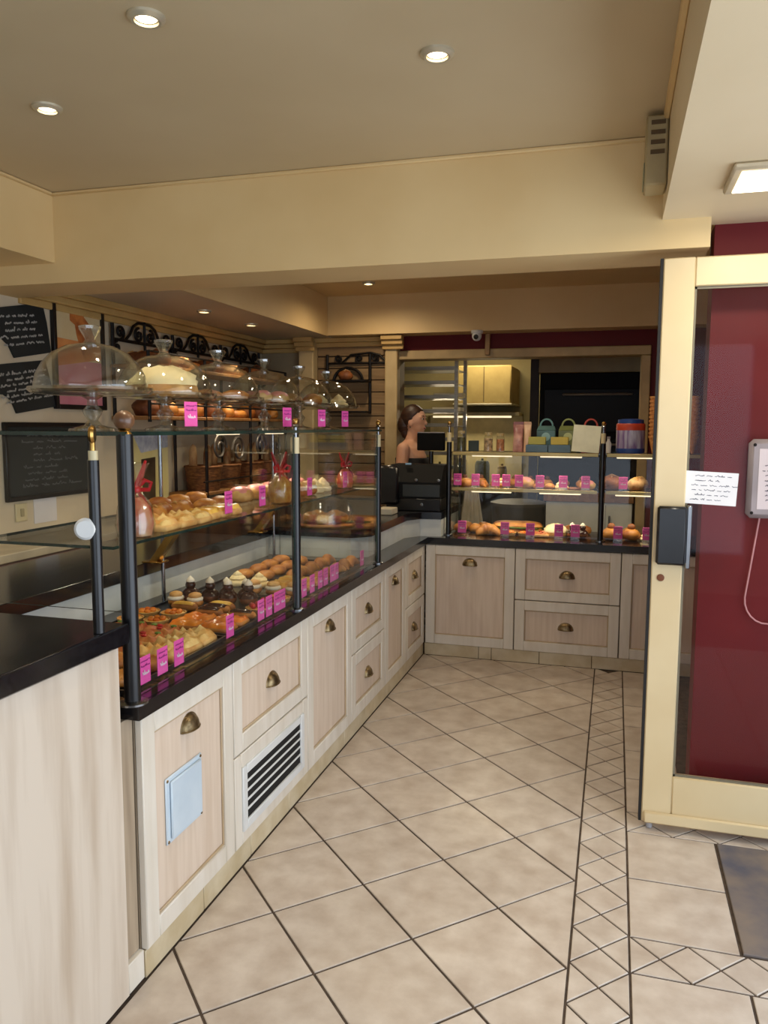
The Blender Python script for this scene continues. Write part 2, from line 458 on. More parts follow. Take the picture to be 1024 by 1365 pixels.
# opening frame
of = struct('trim_9', G().box(-1.66, .225, 6.06, 6.25, 2.02, 2.09, .006).box(.158, .225, 6.06, 6.25, 0, 2.02, .006).mesh('f', mat('frame_beige', (190, 164, 116), .5)), label='beige frame round the kitchen opening')
struct('trim_10', G().box(-1.755, -1.655, 6.0, 6.1, 0, 2.19, .01).mesh('p', mat('pilaster', (200, 178, 132), .55, c2=(188, 164, 118))), label='narrow beige pilaster beside the kitchen opening')
struct('trim_11', G().box(-2.475, -2.345, 5.98, 6.1, 0, 2.19, .01).mesh('p', MATS['pilaster']), label='beige pilaster left of the slatted boards')
# slat boards on the back wall
sb = struct('wall_slats', G().box(-2.345, -1.755, 6.085, 6.1, .9, 2.16).mesh('s', mat('slat_backing', (58, 42, 28), .8)), label='dark backing of the slatted boards')  # backing board in one even dark brown
sm = G().box(0, .588, -.014, 0, 0, .088, .003).mesh('slat', mat('slat_wood', (150, 122, 84), .6, c2=(128, 102, 68), scale=5, stretch=(.6, 6, 6), jitter=.08))
for i in range(13): put('slat', sm, sb, (-2.344, 6.085, .92 + i * .095))
# cornice profile
def cornice(name, pts, label):
    g = G()
    for (x0, y0, x1, y1, nx, ny) in pts:
        for (o, z0, z1) in ((.075, 2.165, 2.2), (.05, 2.13, 2.165), (.022, 2.095, 2.13)):
            if ny: g.box(x0, x1, min(y0, y0 + ny * o), max(y0, y0 + ny * o), z0, z1, .004)
            else: g.box(min(x0, x0 + nx * o), max(x0, x0 + nx * o), y0, y1, z0, z1, .004)
    struct(name, g.mesh(name, CORN), label=label)
cornice('trim_12', [(-2.85, 3.3, -2.85, 6.1, 1, 0)], 'stepped ochre cornice along the left wall')
cornice('trim_13', [(-2.85, 6.1, -1.66, 6.1, 0, -1), (-2.49, 5.98, -2.33, 5.98, 0, -1), (-1.77, 6.0, -1.6, 6.0, 0, -1)], 'stepped ochre cornice along the back wall')
# kitchen shell
struct('wall_kitchen', G().box(-3.2, 1.6, 8.3, 8.4, 0, 2.6).box(-3.2, -3.1, 6.25, 8.3, 0, 2.6).box(1.5, 1.6, 6.25, 8.3, 0, 2.6).mesh('w', OLIVE), label='olive cream kitchen wall')
struct('ceiling_kitchen', G().box(-3.2, 1.6, 6.25, 8.4, 2.5, 2.58).mesh('c', CREAM))

# ================================================================ GLASS DOOR
dr = put('door_1', None); dr['kind'] = 'structure'; dr['label'] = 'cream framed glass door leaf in front of the red wall'
dr.location = (.14, 3.0, 0)
bx('stile', DOORP, (0, .105, -.022, .022, .03, 2.085), dr, .004)
bx('stile', DOORP, (.96, 1.065, -.022, .022, .03, 2.085), dr, .004)
bx('top_rail', DOORP, (.105, .96, -.022, .022, 1.985, 2.085), dr, .004)
bx('bottom_rail', DOORP, (.105, .96, -.022, .022, .03, .215), dr, .004)
bx('kick_strip', DOORP, (.008, 1.06, -.036, -.022, .03, .075), dr, .006)
bx('edge_gasket', RUBBER, (-.010, 0, -.018, .018, .03, 2.085), dr)
pane('glass_pane', .10, .965, -.004, .004, .21, 1.99, dr, DOORGLASS)
g = G()
for a in ((.105, .113, .2, 2.0), (.952, .96, .2, 2.0)): g.box(a[0], a[1], -.012, -.004, .215, 1.985)
g.box(.105, .96, -.012, -.004, .215, .223); g.box(.105, .96, -.012, -.004, 1.977, 1.985)
put('glazing_bead', g.mesh('b', mat('bead_grey', (120, 112, 92), .5)), dr)
lk = bx('lock_box', BLACKM, (.012, .112, -.058, -.022, 1.012, 1.222, ), dr, .008); lk['label'] = 'black lock box on the cream stile'
bx('strike_plate', STEELK, (.112, .128, -.046, -.010, 1.0, 1.226), lk, .003)
kp = put('keyhole_plate', G().lathe([(0, 0), (.013, 0), (.013, .003), (.006, .005), (0, .005)], 16).mesh('k', mat('rust', (120, 66, 34), .7)), dr, (.033, -.022, .96), (R(90), 0, 0))
g = G()
for x in (.03, 1.03): g.cyl((x, 0, .002), (x, 0, .03), .012, 12)
put('roller', g.mesh('r', GREYP), dr)
def scribble(w, h, rows, seed, t=.0011, amp=.35, fill=(.5, .95), left=.06, th=.0022):
    """rows of handwriting: wavy ribbons in the local x-z plane, facing -y"""
    rnd = random.Random(seed); g = G()
    for r_ in range(rows):
        z = h * (.5 - (r_ + .7) / (rows + .4)); x = -w / 2 + w * rnd.uniform(left, left + .18)
        xe = -w / 2 + w * rnd.uniform(*fill); lh = h / (rows + .4) * amp
        while x < xe:
            wl = rnd.uniform(.06, .22) * w; n = max(4, int(wl / (lh * .36)))
            prev = None
            for i in range(n + 1):
                px = x + wl * i / n; pz = z + lh * ((.5 if i % 2 else -.4) * rnd.uniform(.15, .75) + (rnd.uniform(.4, .8) if rnd.random() < .16 else 0)); px += rnd.uniform(-.4, .4) * wl / n
                if prev:
                    a, b = prev, (px, pz); dx, dz = b[0] - a[0], b[1] - a[1]; L = math.hypot(dx, dz) or 1
                    nx, nz = -dz / L * th / 2, dx / L * th / 2
                    g.quad((a[0] - nx, -t, a[1] - nz), (b[0] - nx, -t, b[1] - nz), (b[0] + nx, -t, b[1] + nz), (a[0] + nx, -t, a[1] + nz))
                prev = (px, pz)
            x += wl + w * .05
    return g
nt_ = thing('paper_notice', 'white handwritten paper notice stuck on the glass door', 'notice', (.327, 2.9885, 1.287))
nt_.rotation_euler = (0, R(2.5), 0)
bx('sheet', PAPER, (-.088, .088, -.0008, .0008, -.058, .058), nt_)
put('handwriting', scribble(.165, .108, 6, 5, fill=(.6, .96), th=.0016).mesh('h', INK), nt_)
st = bx('sticker', mat('sticker', (232, 228, 206), .6), (.246, .262, 2.992, 2.9955, 1.285, 1.32))
tag(st, 'tiny cream sticker left of the handwritten notice', 'sticker')

# boxed display on the red wall, with a hanging cord
wbx = thing('wall_box', 'light grey plastic box with a printed sheet on the red wall', 'wall box', (.56, 3.12, 1.318))
bx('casing', GREYP, (-.1, .1, -.045, 0, -.142, .142), wbx, .016)
sh = bx('sheet', PAPER, (-.066, .066, -.0462, -.045, -.108, .108), wbx)
put('print', scribble(.118, .15, 8, 9, th=.0022, amp=.3, fill=(.75, .97), left=.02).mesh('p', INK), sh, (0, -.0462, -.015))
for x in (-.082, .082):
    for z in (-.122, .122):
        put('screw', G().lathe([(0, 0), (.006, 0), (.005, .003), (0, .003)], 10).mesh('s', DARKV), wbx, (x, -.045, z), (R(90), 0, 0))
pts = []
for i in range(25):
    t = i / 24
    if t < .55: q = t / .55; pts.append((.51 - .035 * q, 3.105, 1.176 - .30 * q))
    else:
        a = PI + (t - .55) / .45 * PI; pts.append((.475 + .075 + .075 * math.cos(a), 3.105, .876 + .075 * math.sin(a) * 1.2))
pts += [(.628, 3.105, .95), (.632, 3.105, 1.05), (.63, 3.105, 1.176)]
tag(put('hanging_cord', G().tube(pts, .0032, 6).mesh('c', CORD)), 'pale pinkish cord looping below the grey wall box', 'cord')

# dark mat let into the floor
tag(put('door_mat', G().prism([(.402, 2.312), (1.005, 2.312), (1.005, 2.938), (.402, 2.938)], -.003, .004, .002).mesh('m', SLATE)), 'dark slate coloured mat set into the tiles by the door', 'mat')
# emergency light
ex = thing('emergency_light', 'beige emergency light box beside the lowered ceiling', 'emergency light', (.11, 2.86, 2.27))
bx('casing', mat('aged_plastic', (178, 160, 118), .5), (-.05, .018, -.11, .02, .0, .215), ex, .006)
bx('diffuser', mat('green_diffuser', (150, 148, 112), .35), (-.054, -.05, -.10, .012, .012, .075), ex, .002)
g = G()
for i in range(4): g.box(-.035, .008, -.113, -.11, .095 + i * .03, .108 + i * .03)
put('louvre', g.mesh('l', mat('louvre_brown', (92, 72, 44), .7)), ex)
# ceiling spots
ringm = G().lathe([(.030, -.004), (.030, -.012), (.036, -.013), (.046, -.006), (.047, 0), (.030, 0)], 28).mesh('ring', mat('spot_ring', (206, 196, 170), .3, .4))
lampm = G().lathe([(0, -.006), (.024, -.005), (.030, -.003), (.030, 0), (0, 0)], 24).mesh('lens', mat('spot_lens', (255, 236, 196), .4, emit=9.))
def spot(loc, e, label, group=None, size=R(105)):
    t = thing('recessed_spotlight', label, 'spotlight', loc, 0, group)
    put('trim_ring', ringm, t); put('lens', lampm, t)
    l = light('spot_lamp', 'SPOT', (0, 0, -.03), e, (1., .80, .55), spot_size=size, spot_blend=.8, shadow_soft_size=.03)
    l.parent = t
for q, lb in (((195, 22), 'round lit ceiling spotlight nearest to the street window'), ((583, 70), 'round lit ceiling spotlight over the tiled floor, next to the pale moulding'),
              ((63, 143), 'round lit ceiling spotlight beside the boxed-in ceiling drop')):
    spot(at_z(*q, 2.5), 26, lb)
for q in ((272, 414), (335, 432)):
    spot(at_z(*q, 2.2), 34, 'small soffit spotlight above the bread rack', 'soffit spotlights over the bread rack')
for p in ((-1.2, 4.4, 2.5), (-.2, 4.6, 2.5), (-1.7, 5.4, 2.5)):  # added fill spots, unseen above the beam, to light the back area
    spot(p, 21, 'added fill spotlight in the raised ceiling behind the beam', 'added fill spotlights in the raised ceiling', R(168))
t = thing('led_panel', 'rectangular lit panel in the lowered ceiling by the door', 'ceiling light', (.43, 2.54, 2.22))
bx('frame', mat('led_frame', (205, 190, 160), .4), (-.145, .145, -.125, .125, -.02, 0), t, .006)
bx('diffuser', mat('led_diffuser', (255, 240, 206), .5, emit=5.), (-.122, .122, -.102, .102, -.0235, -.019), t, .002)
l = light('panel_lamp', 'AREA', (0, 0, -.03), 7, (1., .9, .72), shape='RECTANGLE', size=.22, size_y=.18); l.parent = t
# security cameras
t = thing('dome_camera', 'small black dome camera under the raised ceiling corner', 'security camera', at_y(447, 389, 5.86))
put('mount', G().lathe([(0, .05), (.05, .05), (.05, .035), (.04, .02), (0, .02)], 20).mesh('m', BLACKM), t)
put('dome', G().blob((0, 0, .02), .038, .038, .045, 16, 10).mesh('d', BLACKM), t)
bx('bracket', BLACKM, (-.02, .02, 0, .042, .02, .05), t, .003)
pc = at_y(636, 446, 5.86)
t = thing('turret_camera', 'white turret security camera over the kitchen opening', 'security camera', pc)
put('base', G().lathe([(0, .03), (.042, .03), (.045, .016), (.036, .004), (0, .004)], 20).mesh('m', WHITEP), t)
put('ball', G().blob((0, -.008, -.012), .036, .036, .036, 18, 12).mesh('d', WHITEP), t)
put('lens', G().lathe([(0, 0), (.018, 0), (.018, .006), (.012, .01), (0, .01)], 16).mesh('l', BLACKM), t, (0, -.04, -.02), (R(105), 0, 0))
bx('arm', WHITEP, (-.016, .016, 0, .04, .0, .028), t, .003)
pp = at_y(650, 462, 6.04)
tag(bx('cable_duct', mat('duct', (176, 140, 96), .5), (pp.x - .018, pp.x + .018, 6.03, 6.06, 2.04, 2.2), None, .004), 'short beige cable duct crossing the dark red band', 'cable duct')

# ================================================================ CABINETS
CUPG = G(); _n = 12; _vs = []; _fs = []
for j in range(7):
    ph = (PI / 2) * j / 6
    for i in range(_n + 1):
        th = PI * i / _n
        _vs.append((.046 * math.cos(th), -.026 * math.sin(th) * math.sin(ph), .044 * math.sin(th) * math.cos(ph)))
for j in range(6):
    for i in range(_n): _fs.append((j * (_n + 1) + i, j * (_n + 1) + i + 1, (j + 1) * (_n + 1) + i + 1, (j + 1) * (_n + 1) + i))
CUPG._add(_vs, _fs)
CUPG.tube([(.046 * math.cos(PI * i / 12), -.001, .044 * math.sin(PI * i / 12)) for i in range(13)], .0035, 6)
CUPG.tube([(.046 * math.cos(PI * i / 12), -.026 * math.sin(PI * i / 12), 0) for i in range(13)], .003, 6)
CUP = CUPG.mesh('cup_handle', BRONZE)
def front(parent, name, x0, x1, z0, z1, handle=True, fw=.062, panel=True):
    """a framed door or drawer front facing local -y"""
    g = G(); e = .003
    x0 += e; x1 -= e; z0 += e; z1 -= e
    g.box(x0, x0 + fw, -.022, 0, z0, z1, .003); g.box(x1 - fw, x1, -.022, 0, z0, z1, .003)
    g.box(x0 + fw, x1 - fw, -.022, 0, z0, z0 + fw, .003); g.box(x0 + fw, x1 - fw, -.022, 0, z1 - fw, z1, .003)
    o = put(name, g.mesh(name, FRAMEW), parent)
    if panel:
        pn = bx('panel', PANELW, (x0 + fw - .004, x1 - fw + .004, -.010, 0, z0 + fw - .004, z1 - fw + .004), o)
        gb = G()
        for a in ((x0 + fw, x0 + fw + .007, z0 + fw, z1 - fw), (x1 - fw - .007, x1 - fw, z0 + fw, z1 - fw)): gb.box(a[0], a[1], -.016, -.010, a[2], a[3], .002)
        for a in ((z0 + fw, z0 + fw + .007), (z1 - fw - .007, z1 - fw)): gb.box(x0 + fw + .007, x1 - fw - .007, -.016, -.010, a[0], a[1], .002)
        put('beading', gb.mesh('bd', mat('beading_wood', (196, 172, 138), .5)), o)  # moulding in a tan darker than the panel
    if handle: put('cup_handle', CUP, o, ((x0 + x1) / 2, -.010, z1 - .125 if z1 - z0 > .4 else (z0 + z1) / 2 - .012))
    return o
def cabinet(label, loc, rotz, w, layout, depth=.5):
    c = thing('base_cabinet', label, 'cabinet', loc, rotz)
    bx('body', CARC, (.001, w - .001, 0, depth, .08, .743), c)
    for f in layout:
        front(c, *f)
    return c
XF = -1.152   # front face of door fronts is XF-ish after the 22 mm frames
L_ = lambda lb, y0, y1, lay, d=.5: cabinet(lb, (-1.192, y0, 0), R(90), y1 - y0, lay, d)
def dw(w, kind):
    if kind == 'door': return [('door', 0, w, .08, .74)]
    if kind == 'drawers': return [('drawer', 0, w, .41, .74), ('drawer', 0, w, .08, .41)]
c1 = L_('pale cabinet with one door carrying a frosted plastic vent cover', 1.735, 2.255, dw(.52, 'door'))
v = thing('vent_cover', 'square frosted plastic vent cover screwed to the first cabinet door', 'vent cover', (-1.182, 1.955, .415), R(90))
bx('plate', FROST, (-.1, .1, -.006, 0, -.098, .098), v, .003)
bx('raised_face', FROST, (-.082, .088, -.014, -.006, -.085, .085), v, .004)
for x in (-.092, .092):
    for z in (-.09, .09): put('screw', G().lathe([(0, 0), (.005, 0), (.004, .002), (0, .002)], 8).mesh('s', BRONZE), v, (x, -.006, z), (R(90), 0, 0))
w = .65
c2 = L_('pale cabinet with one drawer above a black and white air grille', 2.255, 2.905, [('drawer', 0, w, .405, .74)])
gp = front(c2, 'grille_panel', 0, w, .08, .405, False, .05, False)
gr = put('air_grille', G().box(.055, .595, -.02, -.002, .128, .352, .002).mesh('g', DARKV), gp)
g = G(); g.box(.053, .085, -.028, -.018, .126, .354, .003); g.box(.565, .597, -.028, -.018, .126, .354, .003)
g.box(.085, .565, -.028, -.018, .126, .158, .003); g.box(.085, .565, -.028, -.018, .322, .354, .003)
put('grille_frame', g.mesh('gf', WHITEP), gp)
slm = G().box(.085, .565, -.005, .004, -.0035, .0035, .001).mesh('sl', WHITEP)
for i in range(4): put('slat', slm, gp, (0, -.020, .191 + i * .033), (R(-35), 0, 0))
L_('pale tall-door cabinet right of the air grille cabinet', 2.905, 3.465, dw(.56, 'door'))
L_('pale two-drawer cabinet under the third glass case post', 3.465, 4.035, dw(.57, 'drawers'))
L_('narrow pale one-door cabinet under the cash register corner', 4.035, 4.47, dw(.435, 'door'))
L_('pale two-drawer cabinet tucked into the inside corner', 4.47, 4.955, dw(.485, 'drawers'), .45)
B_ = lambda lb, x0, x1, lay: cabinet(lb, (x0, 4.972, 0), 0, x1 - x0, lay)
B_('wide one-door cabinet in shade beside the inside corner', -1.165, -.583, dw(.582, 'door'))
B_('wide two-drawer cabinet in shade in the far counter', -.583, .06, dw(.643, 'drawers'))
B_('one-door cabinet in shade partly hidden by the glass door', .06, .62, dw(.56, 'door'))
# tiled plinths
def plinth(label, loc, rotz, cuts):
    p = thing('counter_plinth', label, 'plinth', loc, rotz)
    bx('bed', GROUT, (cuts[0], cuts[-1], .004, .05, 0, .078), p)
    for a, b in zip(cuts, cuts[1:]):
        put('plinth_tile', G().box(a + .0015, b - .0015, -.004, .006, .001, .08, .002).mesh('pt', KICK), p)
plinth('beige tiled plinth under the sunlit row of cabinets', (-1.182, 0, 0), R(90), [1.736, 2.055, 2.385, 2.72, 3.05, 3.38, 3.71, 4.04, 4.37, 4.70, 4.965])
plinth('beige tiled plinth under the shaded far cabinets', (0, 4.966, 0), 0, [-1.17, -.808, -.725, -.42, -.097, .23, .6])

# near counter with wood-look panel
nc = thing('near_counter', 'tall counter front clad in pale wood-look panel', 'counter', (-1.18, 1.66, 0), R(90))
bx('front_panel', WOODP, (-2.2, .002, -.002, .018, .006, .955), nc, .002)
bx('body', CARC, (-2.2, -.004, .018, .55, .006, .955), nc)
bx('corner_post', mat('grey_wood', (178, 160, 136), .6, c2=(150, 132, 110), scale=4, stretch=(8, 8, .5)), (.004, .07, .012, .05, .09, .742), nc, .002)
bx('skirting', FRAMEW, (.004, .074, .0, .03, .006, .088), nc, .002)
tag(bx('near_worktop', SLAB, (-1.78, -1.15, -.54, 1.672, .957, 1.008), None, .004), 'higher glossy black worktop on the pale wood-look counter', 'worktop')
# worktops / display decks
DZ = .785
g = G(); g.prism([(-1.83, 1.70), (-1.15, 1.70), (-1.15, 4.945), (.62, 4.945), (.62, 5.56), (-1.30, 5.56), (-1.30, 4.0), (-1.83, 4.0)], .744, DZ)
tag(put('display_worktop', g.mesh('wt', SLAB)), 'long black stone worktop running under both glass cases', 'worktop')
# raised corner platform and rear work counter
pf = thing('register_platform', 'raised white corner platform with black top under the till', 'counter', (0, 0, 0))
g = G(); g.prism([(-2.3, 4.01), (-1.36, 4.01), (-1.285, 4.09), (-1.285, 4.86), (-1.21, 4.985), (-1.075, 5.0), (-1.075, 5.58), (-2.3, 5.58)], DZ, .90)
put('riser', g.mesh('r', WHITEV), pf)
g = G(); g.prism([(-2.3, 3.985), (-1.35, 3.985), (-1.265, 4.075), (-1.265, 4.85), (-1.20, 4.965), (-1.07, 4.98), (-1.07, 5.58), (-2.3, 5.58)], .90, .945)
put('top', g.mesh('t', SLAB), pf)
rc = thing('rear_work_counter', 'black topped work counter with white face behind the pastries', 'counter', (0, 0, 0))
bx('body', WHITEV, (-2.3, -1.832, .2, 3.98, .02, .893), rc)
bx('top', SLAB, (-2.3, -1.812, .2, 3.984, .893, .945), rc, .003)
wc = thing('wall_counter', 'low cream work counter along the left wall', 'counter', (-2.84, 0, 0))
bx('top', mat('counter_cream', (214, 202, 176), .4), (0, .32, 1.0, 5.9, .90, .94), wc, .004)
bx('body', mat('mauve_front', (164, 132, 122), .5, c2=(150, 118, 110)), (0, .30, 1.0, 5.9, .004, .90), wc)

# ================================================================ GLASS DISPLAY CASES
PXL = -1.178                                        # plane of the front glass of the long case
def post(parent, loc, h, r, style):
    p = put('post', G().lathe([(0, 0), (r, 0), (r, h), (0, h)], 18).mesh('post', BLACKM), parent, loc)
    put('base_plate', G().lathe([(0, 0), (r * 1.9, 0), (r * 1.9, .005), (r * 1.3, .009), (0, .009)], 18).mesh('bp', STEELK), p)
    if style == 'wood':
        put('collar', G().lathe([(0, h), (r * .9, h), (r * .6, h + .008), (r * .8, h + .014), (0, h + .014)], 18).mesh('c', BRASS), p)
        put('ball_finial', G().blob((0, 0, h + .034), .026, .026, .025, 18, 12).mesh('f', WOODB), p)
    else:
        put('sleeve', G().lathe([(0, h), (r * .85, h), (r * .85, h + .062), (0, h + .062)], 14).mesh('s', IVORY), p)
        put('rod', G().lathe([(0, h + .062), (r * .5, h + .062), (r * .5, h + .1), (r * .8, h + .104), (r * .5, h + .112), (0, h + .112)], 14).mesh('r', STEELK), p)
        put('ball_finial', G().blob((0, 0, h + .122), .013, .013, .014, 14, 10).mesh('f', BRASS), p)
    return p
dc = thing('glass_display_case', 'long glass pastry case with black posts and glass shelves', 'display case', (0, 0, DZ))
P1, P2, P3 = 1.715, 2.815, 3.915
ZT = 1.474
post(dc, (PXL, P1, 0), 1.478 - DZ, .021, 'wood')
post(dc, (PXL, P2, 0), 1.395 - DZ, .017, 'ivory')
post(dc, (PXL, P3, 0), 1.395 - DZ, .016, 'ivory')
bx('clamp', IVORY, (PXL - .035, PXL - .018, P2 + .03, P2 + .05, 1.40 - DZ, 1.457 - DZ), dc, .003)
for y in (P1 + .03, P2, P3): put('rear_rod', G().tube([(-1.77, y, 0), (-1.77, y, ZT - DZ)], .008, 10).mesh('rr', STEELK), dc)
pane('front_glass', PXL - .004, PXL + .004, P1 + .024, P2 - .02, .012, ZT - DZ - .006, dc)
pane('front_glass', PXL - .004, PXL + .004, P2 + .02, P3 - .02, .012, ZT - DZ - .006, dc)
pane('end_glass', -1.735, PXL - .024, P1 + .008, P1 + .016, .235, ZT - DZ - .006, dc)
pane('end_glass', -1.735, PXL - .02, P3 - .004, P3 + .004, .012, ZT - DZ - .006, dc)
pane('middle_shelf', -1.68, -1.235, P1 + .02, P3 - .006, 1.180 - DZ, 1.188 - DZ, dc)
pane('top_shelf', -1.78, -1.165, P1 - .02, P3 + .02, ZT - DZ, ZT + .01 - DZ, dc)
# sloping brass shelf brackets on the rear
for y in (2.78, 3.74):
    g = G(); g.T = Matrix.Translation((0, y, 0))
    g._add([(-1.80, -.02, .165), (-1.80, .02, .165), (-1.765, .02, .165), (-1.765, -.02, .165), (-1.63, -.02, .392), (-1.63, .02, .392), (-1.595, .02, .392), (-1.595, -.02, .392)],
           [(0, 1, 2, 3), (4, 7, 6, 5), (0, 4, 5, 1), (2, 6, 7, 3), (1, 5, 6, 2), (0, 3, 7, 4)], False)
    g.box(-1.825, -1.74, -.035, .035, .161, .168, .002)
    put('shelf_bracket', g.mesh('sb', BRASS), dc)
# slim corner post and knob standing on the near worktop
sp = thing('corner_stanchion', 'slim black post with brass knob on the higher worktop', 'post', (-1.166, 1.572, 1.009))
put('pole', G().lathe([(0, 0), (.0135, 0), (.0135, .41), (0, .41)], 16).mesh('p', BLACKM), sp)
put('sleeve', G().lathe([(0, .41), (.011, .41), (.011, .432), (0, .432)], 14).mesh('s', IVORY), sp)
g = G(); g.cyl((0, 0, .432), (0, 0, .452), .006, 10)
put('neck', g.mesh('n', BRASS), sp)
put('ring_knob', G().lathe([(0, -.006), (.018, -.006), (.022, 0), (.018, .006), (0, .006)], 20).mesh('k', BRASS), sp, (0, 0, .47), (0, R(90), R(25)))
kb = put('round_buffer', G().lathe([(0, -.008), (.022, -.008), (.026, -.002), (.026, .002), (.02, .008), (0, .008)], 20).mesh('b', WHITEP), sp, (-.015, -.016, .25), (R(90), 0, R(25)))
# far case
fc = thing('far_display_case', 'glass case with two black posts on the far counter', 'display case', (0, 0, DZ))
YB = 5.105
for x in (-1.048, -.073): post(fc, (x, YB, 0), 1.40 - DZ, .017, 'ivory')
post(fc, (.35, YB, 0), 1.40 - DZ, .017, 'ivory')
for x in (-1.048, -.073, .35): post(fc, (x, 5.5, 0), 1.28 - DZ, .010, 'ivory')
pane('front_glass', -1.028, -.093, YB - .004, YB + .004, .012, .53, fc)
pane('front_glass', -.053, .33, YB - .004, YB + .004, .012, .53, fc)
pane('end_glass', -1.052, -1.044, YB + .02, 5.485, .012, .53, fc)
SH1, SH2 = 1.100, 1.335
for nm, z, x1 in (('middle_shelf', SH1, .34), ('top_shelf', SH2, .56)):
    pane(nm, -1.06, -.078, YB + .018, 5.488, z - DZ - .008, z - DZ, fc)
    pane(nm, -.068, x1, YB + .018, 5.488, z - DZ - .008, z - DZ, fc)
    g = G(); g.box(-1.03, -.1, YB + .012, YB + .019, z - DZ - .02, z - DZ + .002, .002); g.box(-.05, x1 - .02, YB + .012, YB + .019, z - DZ - .02, z - DZ + .002, .002)
    put('shelf_rail', g.mesh('rl', mat('rail_gold', (188, 164, 104), .35, .5)), fc)

STRIP = mat('strip_lamp', (255, 236, 196), .4, emit=1.3)
def strip(parent, loc, L, rot, e):
    o = put('light_strip', G().box(-L / 2, L / 2, -.006, .006, -.005, .004, .002).mesh('ls', STRIP), parent, loc, (0, 0, rot))
    l = light('strip_light', 'AREA', (0, 0, -.012), e, (1., .87, .64), shape='RECTANGLE', size=L, size_y=.012); l.parent = o
for x in (-.77, -.33, .14):
    strip(fc, (x, YB + .03, SH2 - DZ - .024), .26, 0, 1.0); strip(fc, (x, YB + .03, SH1 - DZ - .024), .26, 0, 1.0)
for y in (3.08, 3.56): strip(dc, (-1.60, y, ZT - DZ - .008), .2, R(90), 2.2)

# ================================================================ BAKED GOODS (kinds)
def me1(g, name, m): return g.mesh(name, m, 60)
def croissant(m=GOLD):
    g = G(); n = 22; vs = []; fs = []; k = 12
    for i in range(n + 1):
        t = i / n; a = (t - .5) * 2.5; Rr = .055
        c = Vector((Rr * math.sin(a), Rr * (math.cos(a) - 1) * .9, 0)); tg = Vector((math.cos(a), -math.sin(a), 0)); nr = Vector((math.sin(a), math.cos(a), 0))
        r = .030 * math.sin(PI * (.06 + .88 * t)) ** .8 * (1 + .13 * abs(math.sin(t * PI * 5)))
        for j in range(k):
            b = 2 * PI * j / k
            vs.append(c + nr * r * math.cos(b) + Vector((0, 0, max(-.7, math.sin(b)) * r + .7 * .03 * math.sin(PI * (.06 + .88 * t)) ** .8 * 1.1)))
    for i in range(n):
        for j in range(k): q = (j + 1) % k; fs.append((i * k + j, i * k + q, (i + 1) * k + q, (i + 1) * k + j))
    fs.append(tuple(range(k))); fs.append(tuple(n * k + j for j in range(k)))
    return g._add(vs, fs)
KIND['croissant'] = [('croissant', me1(croissant(), 'croissant', GOLD))]
g = G(); g.blob((0, 0, .018), .058, .042, .026, 20, 10, .10, 9, 3, .7)
for i in range(4): g.tube([(-.03 + i * .02, -.03, .036 - abs(i - 1.5) * .004), (-.022 + i * .02, 0, .043 - abs(i - 1.5) * .004), (-.03 + i * .02, .03, .034 - abs(i - 1.5) * .004)], .003, 5)
KIND['turnover'] = [('apple_turnover', me1(g, 'turnover', GOLD))]
# round tart with fruit
crust = G().lathe([(0, 0), (.040, 0), (.050, .022), (.047, .023), (.043, .016), (0, .016)], 36, 0, 0, .035, 18)
KIND['fruit_tart'] = [('crust', me1(crust, 'crust', PALEC)), ('custard', me1(G().lathe([(0, .0165), (.0425, .0165), (.040, .020), (0, .021)], 24), 'cust', CUST))]
for i in range(7):
    a = i * 2 * PI / 6; rr = 0 if i == 6 else .026
    KIND['fruit_tart'].append(('berry', me1(G().blob((0, 0, 0), .011, .011, .0105, 10, 8), 'berry', BERRY), (rr * math.cos(a), rr * math.sin(a), .029)))
KIND['apricot_tart'] = [('crust', KIND['fruit_tart'][0][1]), ('custard', KIND['fruit_tart'][1][1])]
for i in range(6):
    a = i * 2 * PI / 6
    KIND['apricot_tart'].append(('apricot_half', me1(G().blob((0, 0, 0), .0135, .0105, .008, 10, 8), 'apr', APRI), (.024 * math.cos(a), .024 * math.sin(a), .024)))
def slab(w, d, h, m1, m2, seed, lump=.5):
    a = G(); a.box(-w / 2, w / 2, -d / 2, d / 2, 0, h * .55, .005)
    b = G(); vs = []; fs = []; nx, ny = 12, 8
    for j in range(ny + 1):
        for i in range(nx + 1):
            x = -w / 2 + .004 + (w - .008) * i / nx; y = -d / 2 + .004 + (d - .008) * j / ny
            e = min(i, nx - i, j, ny - j)
            vs.append((x, y, h * .5 + (0 if e == 0 else h * .38 + h * lump * noise.noise(Vector((x * 45 + seed, y * 45, seed))))))
    for j in range(ny):
        for i in range(nx): q = j * (nx + 1) + i; fs.append((q, q + 1, q + nx + 2, q + nx + 1))
    b._add(vs, fs)
    return a, b
a, b = slab(.13, .085, .030, PALEC, SAUCE, 1.)
KIND['pizza_slice'] = [('crust', me1(a, 'pz', PALEC)), ('topping', me1(b, 'pzt', SAUCE))]
for i, (x, y) in enumerate(((-.04, .015), (.012, -.02), (.042, .02), (-.012, .012))):
    KIND['pizza_slice'].append(('garnish', me1(G().blob((0, 0, 0), .013, .009, .004, 10, 6), 'gn', [GREENF, BERRY][i % 2]), (x, y, .030)))
a, b = slab(.14, .09, .034, PALEC, CHEESE, 5., .7)
KIND['cheese_slice'] = [('crust', me1(a, 'cs', PALEC)), ('topping', me1(b, 'cst', CHEESE))]
a, b = slab(.12, .08, .028, GOLD, SAUCE, 9., .4)
KIND['tart_slice'] = [('crust', me1(a, 'ts', GOLD)), ('topping', me1(b, 'tst', APRI))]
a, b = slab(.10, .07, .045, PALEC, CUST, 13., .1)
KIND['flan_slice'] = [('crust', me1(a, 'fs', PALEC)), ('custard_top', me1(b, 'fst', CUST))]
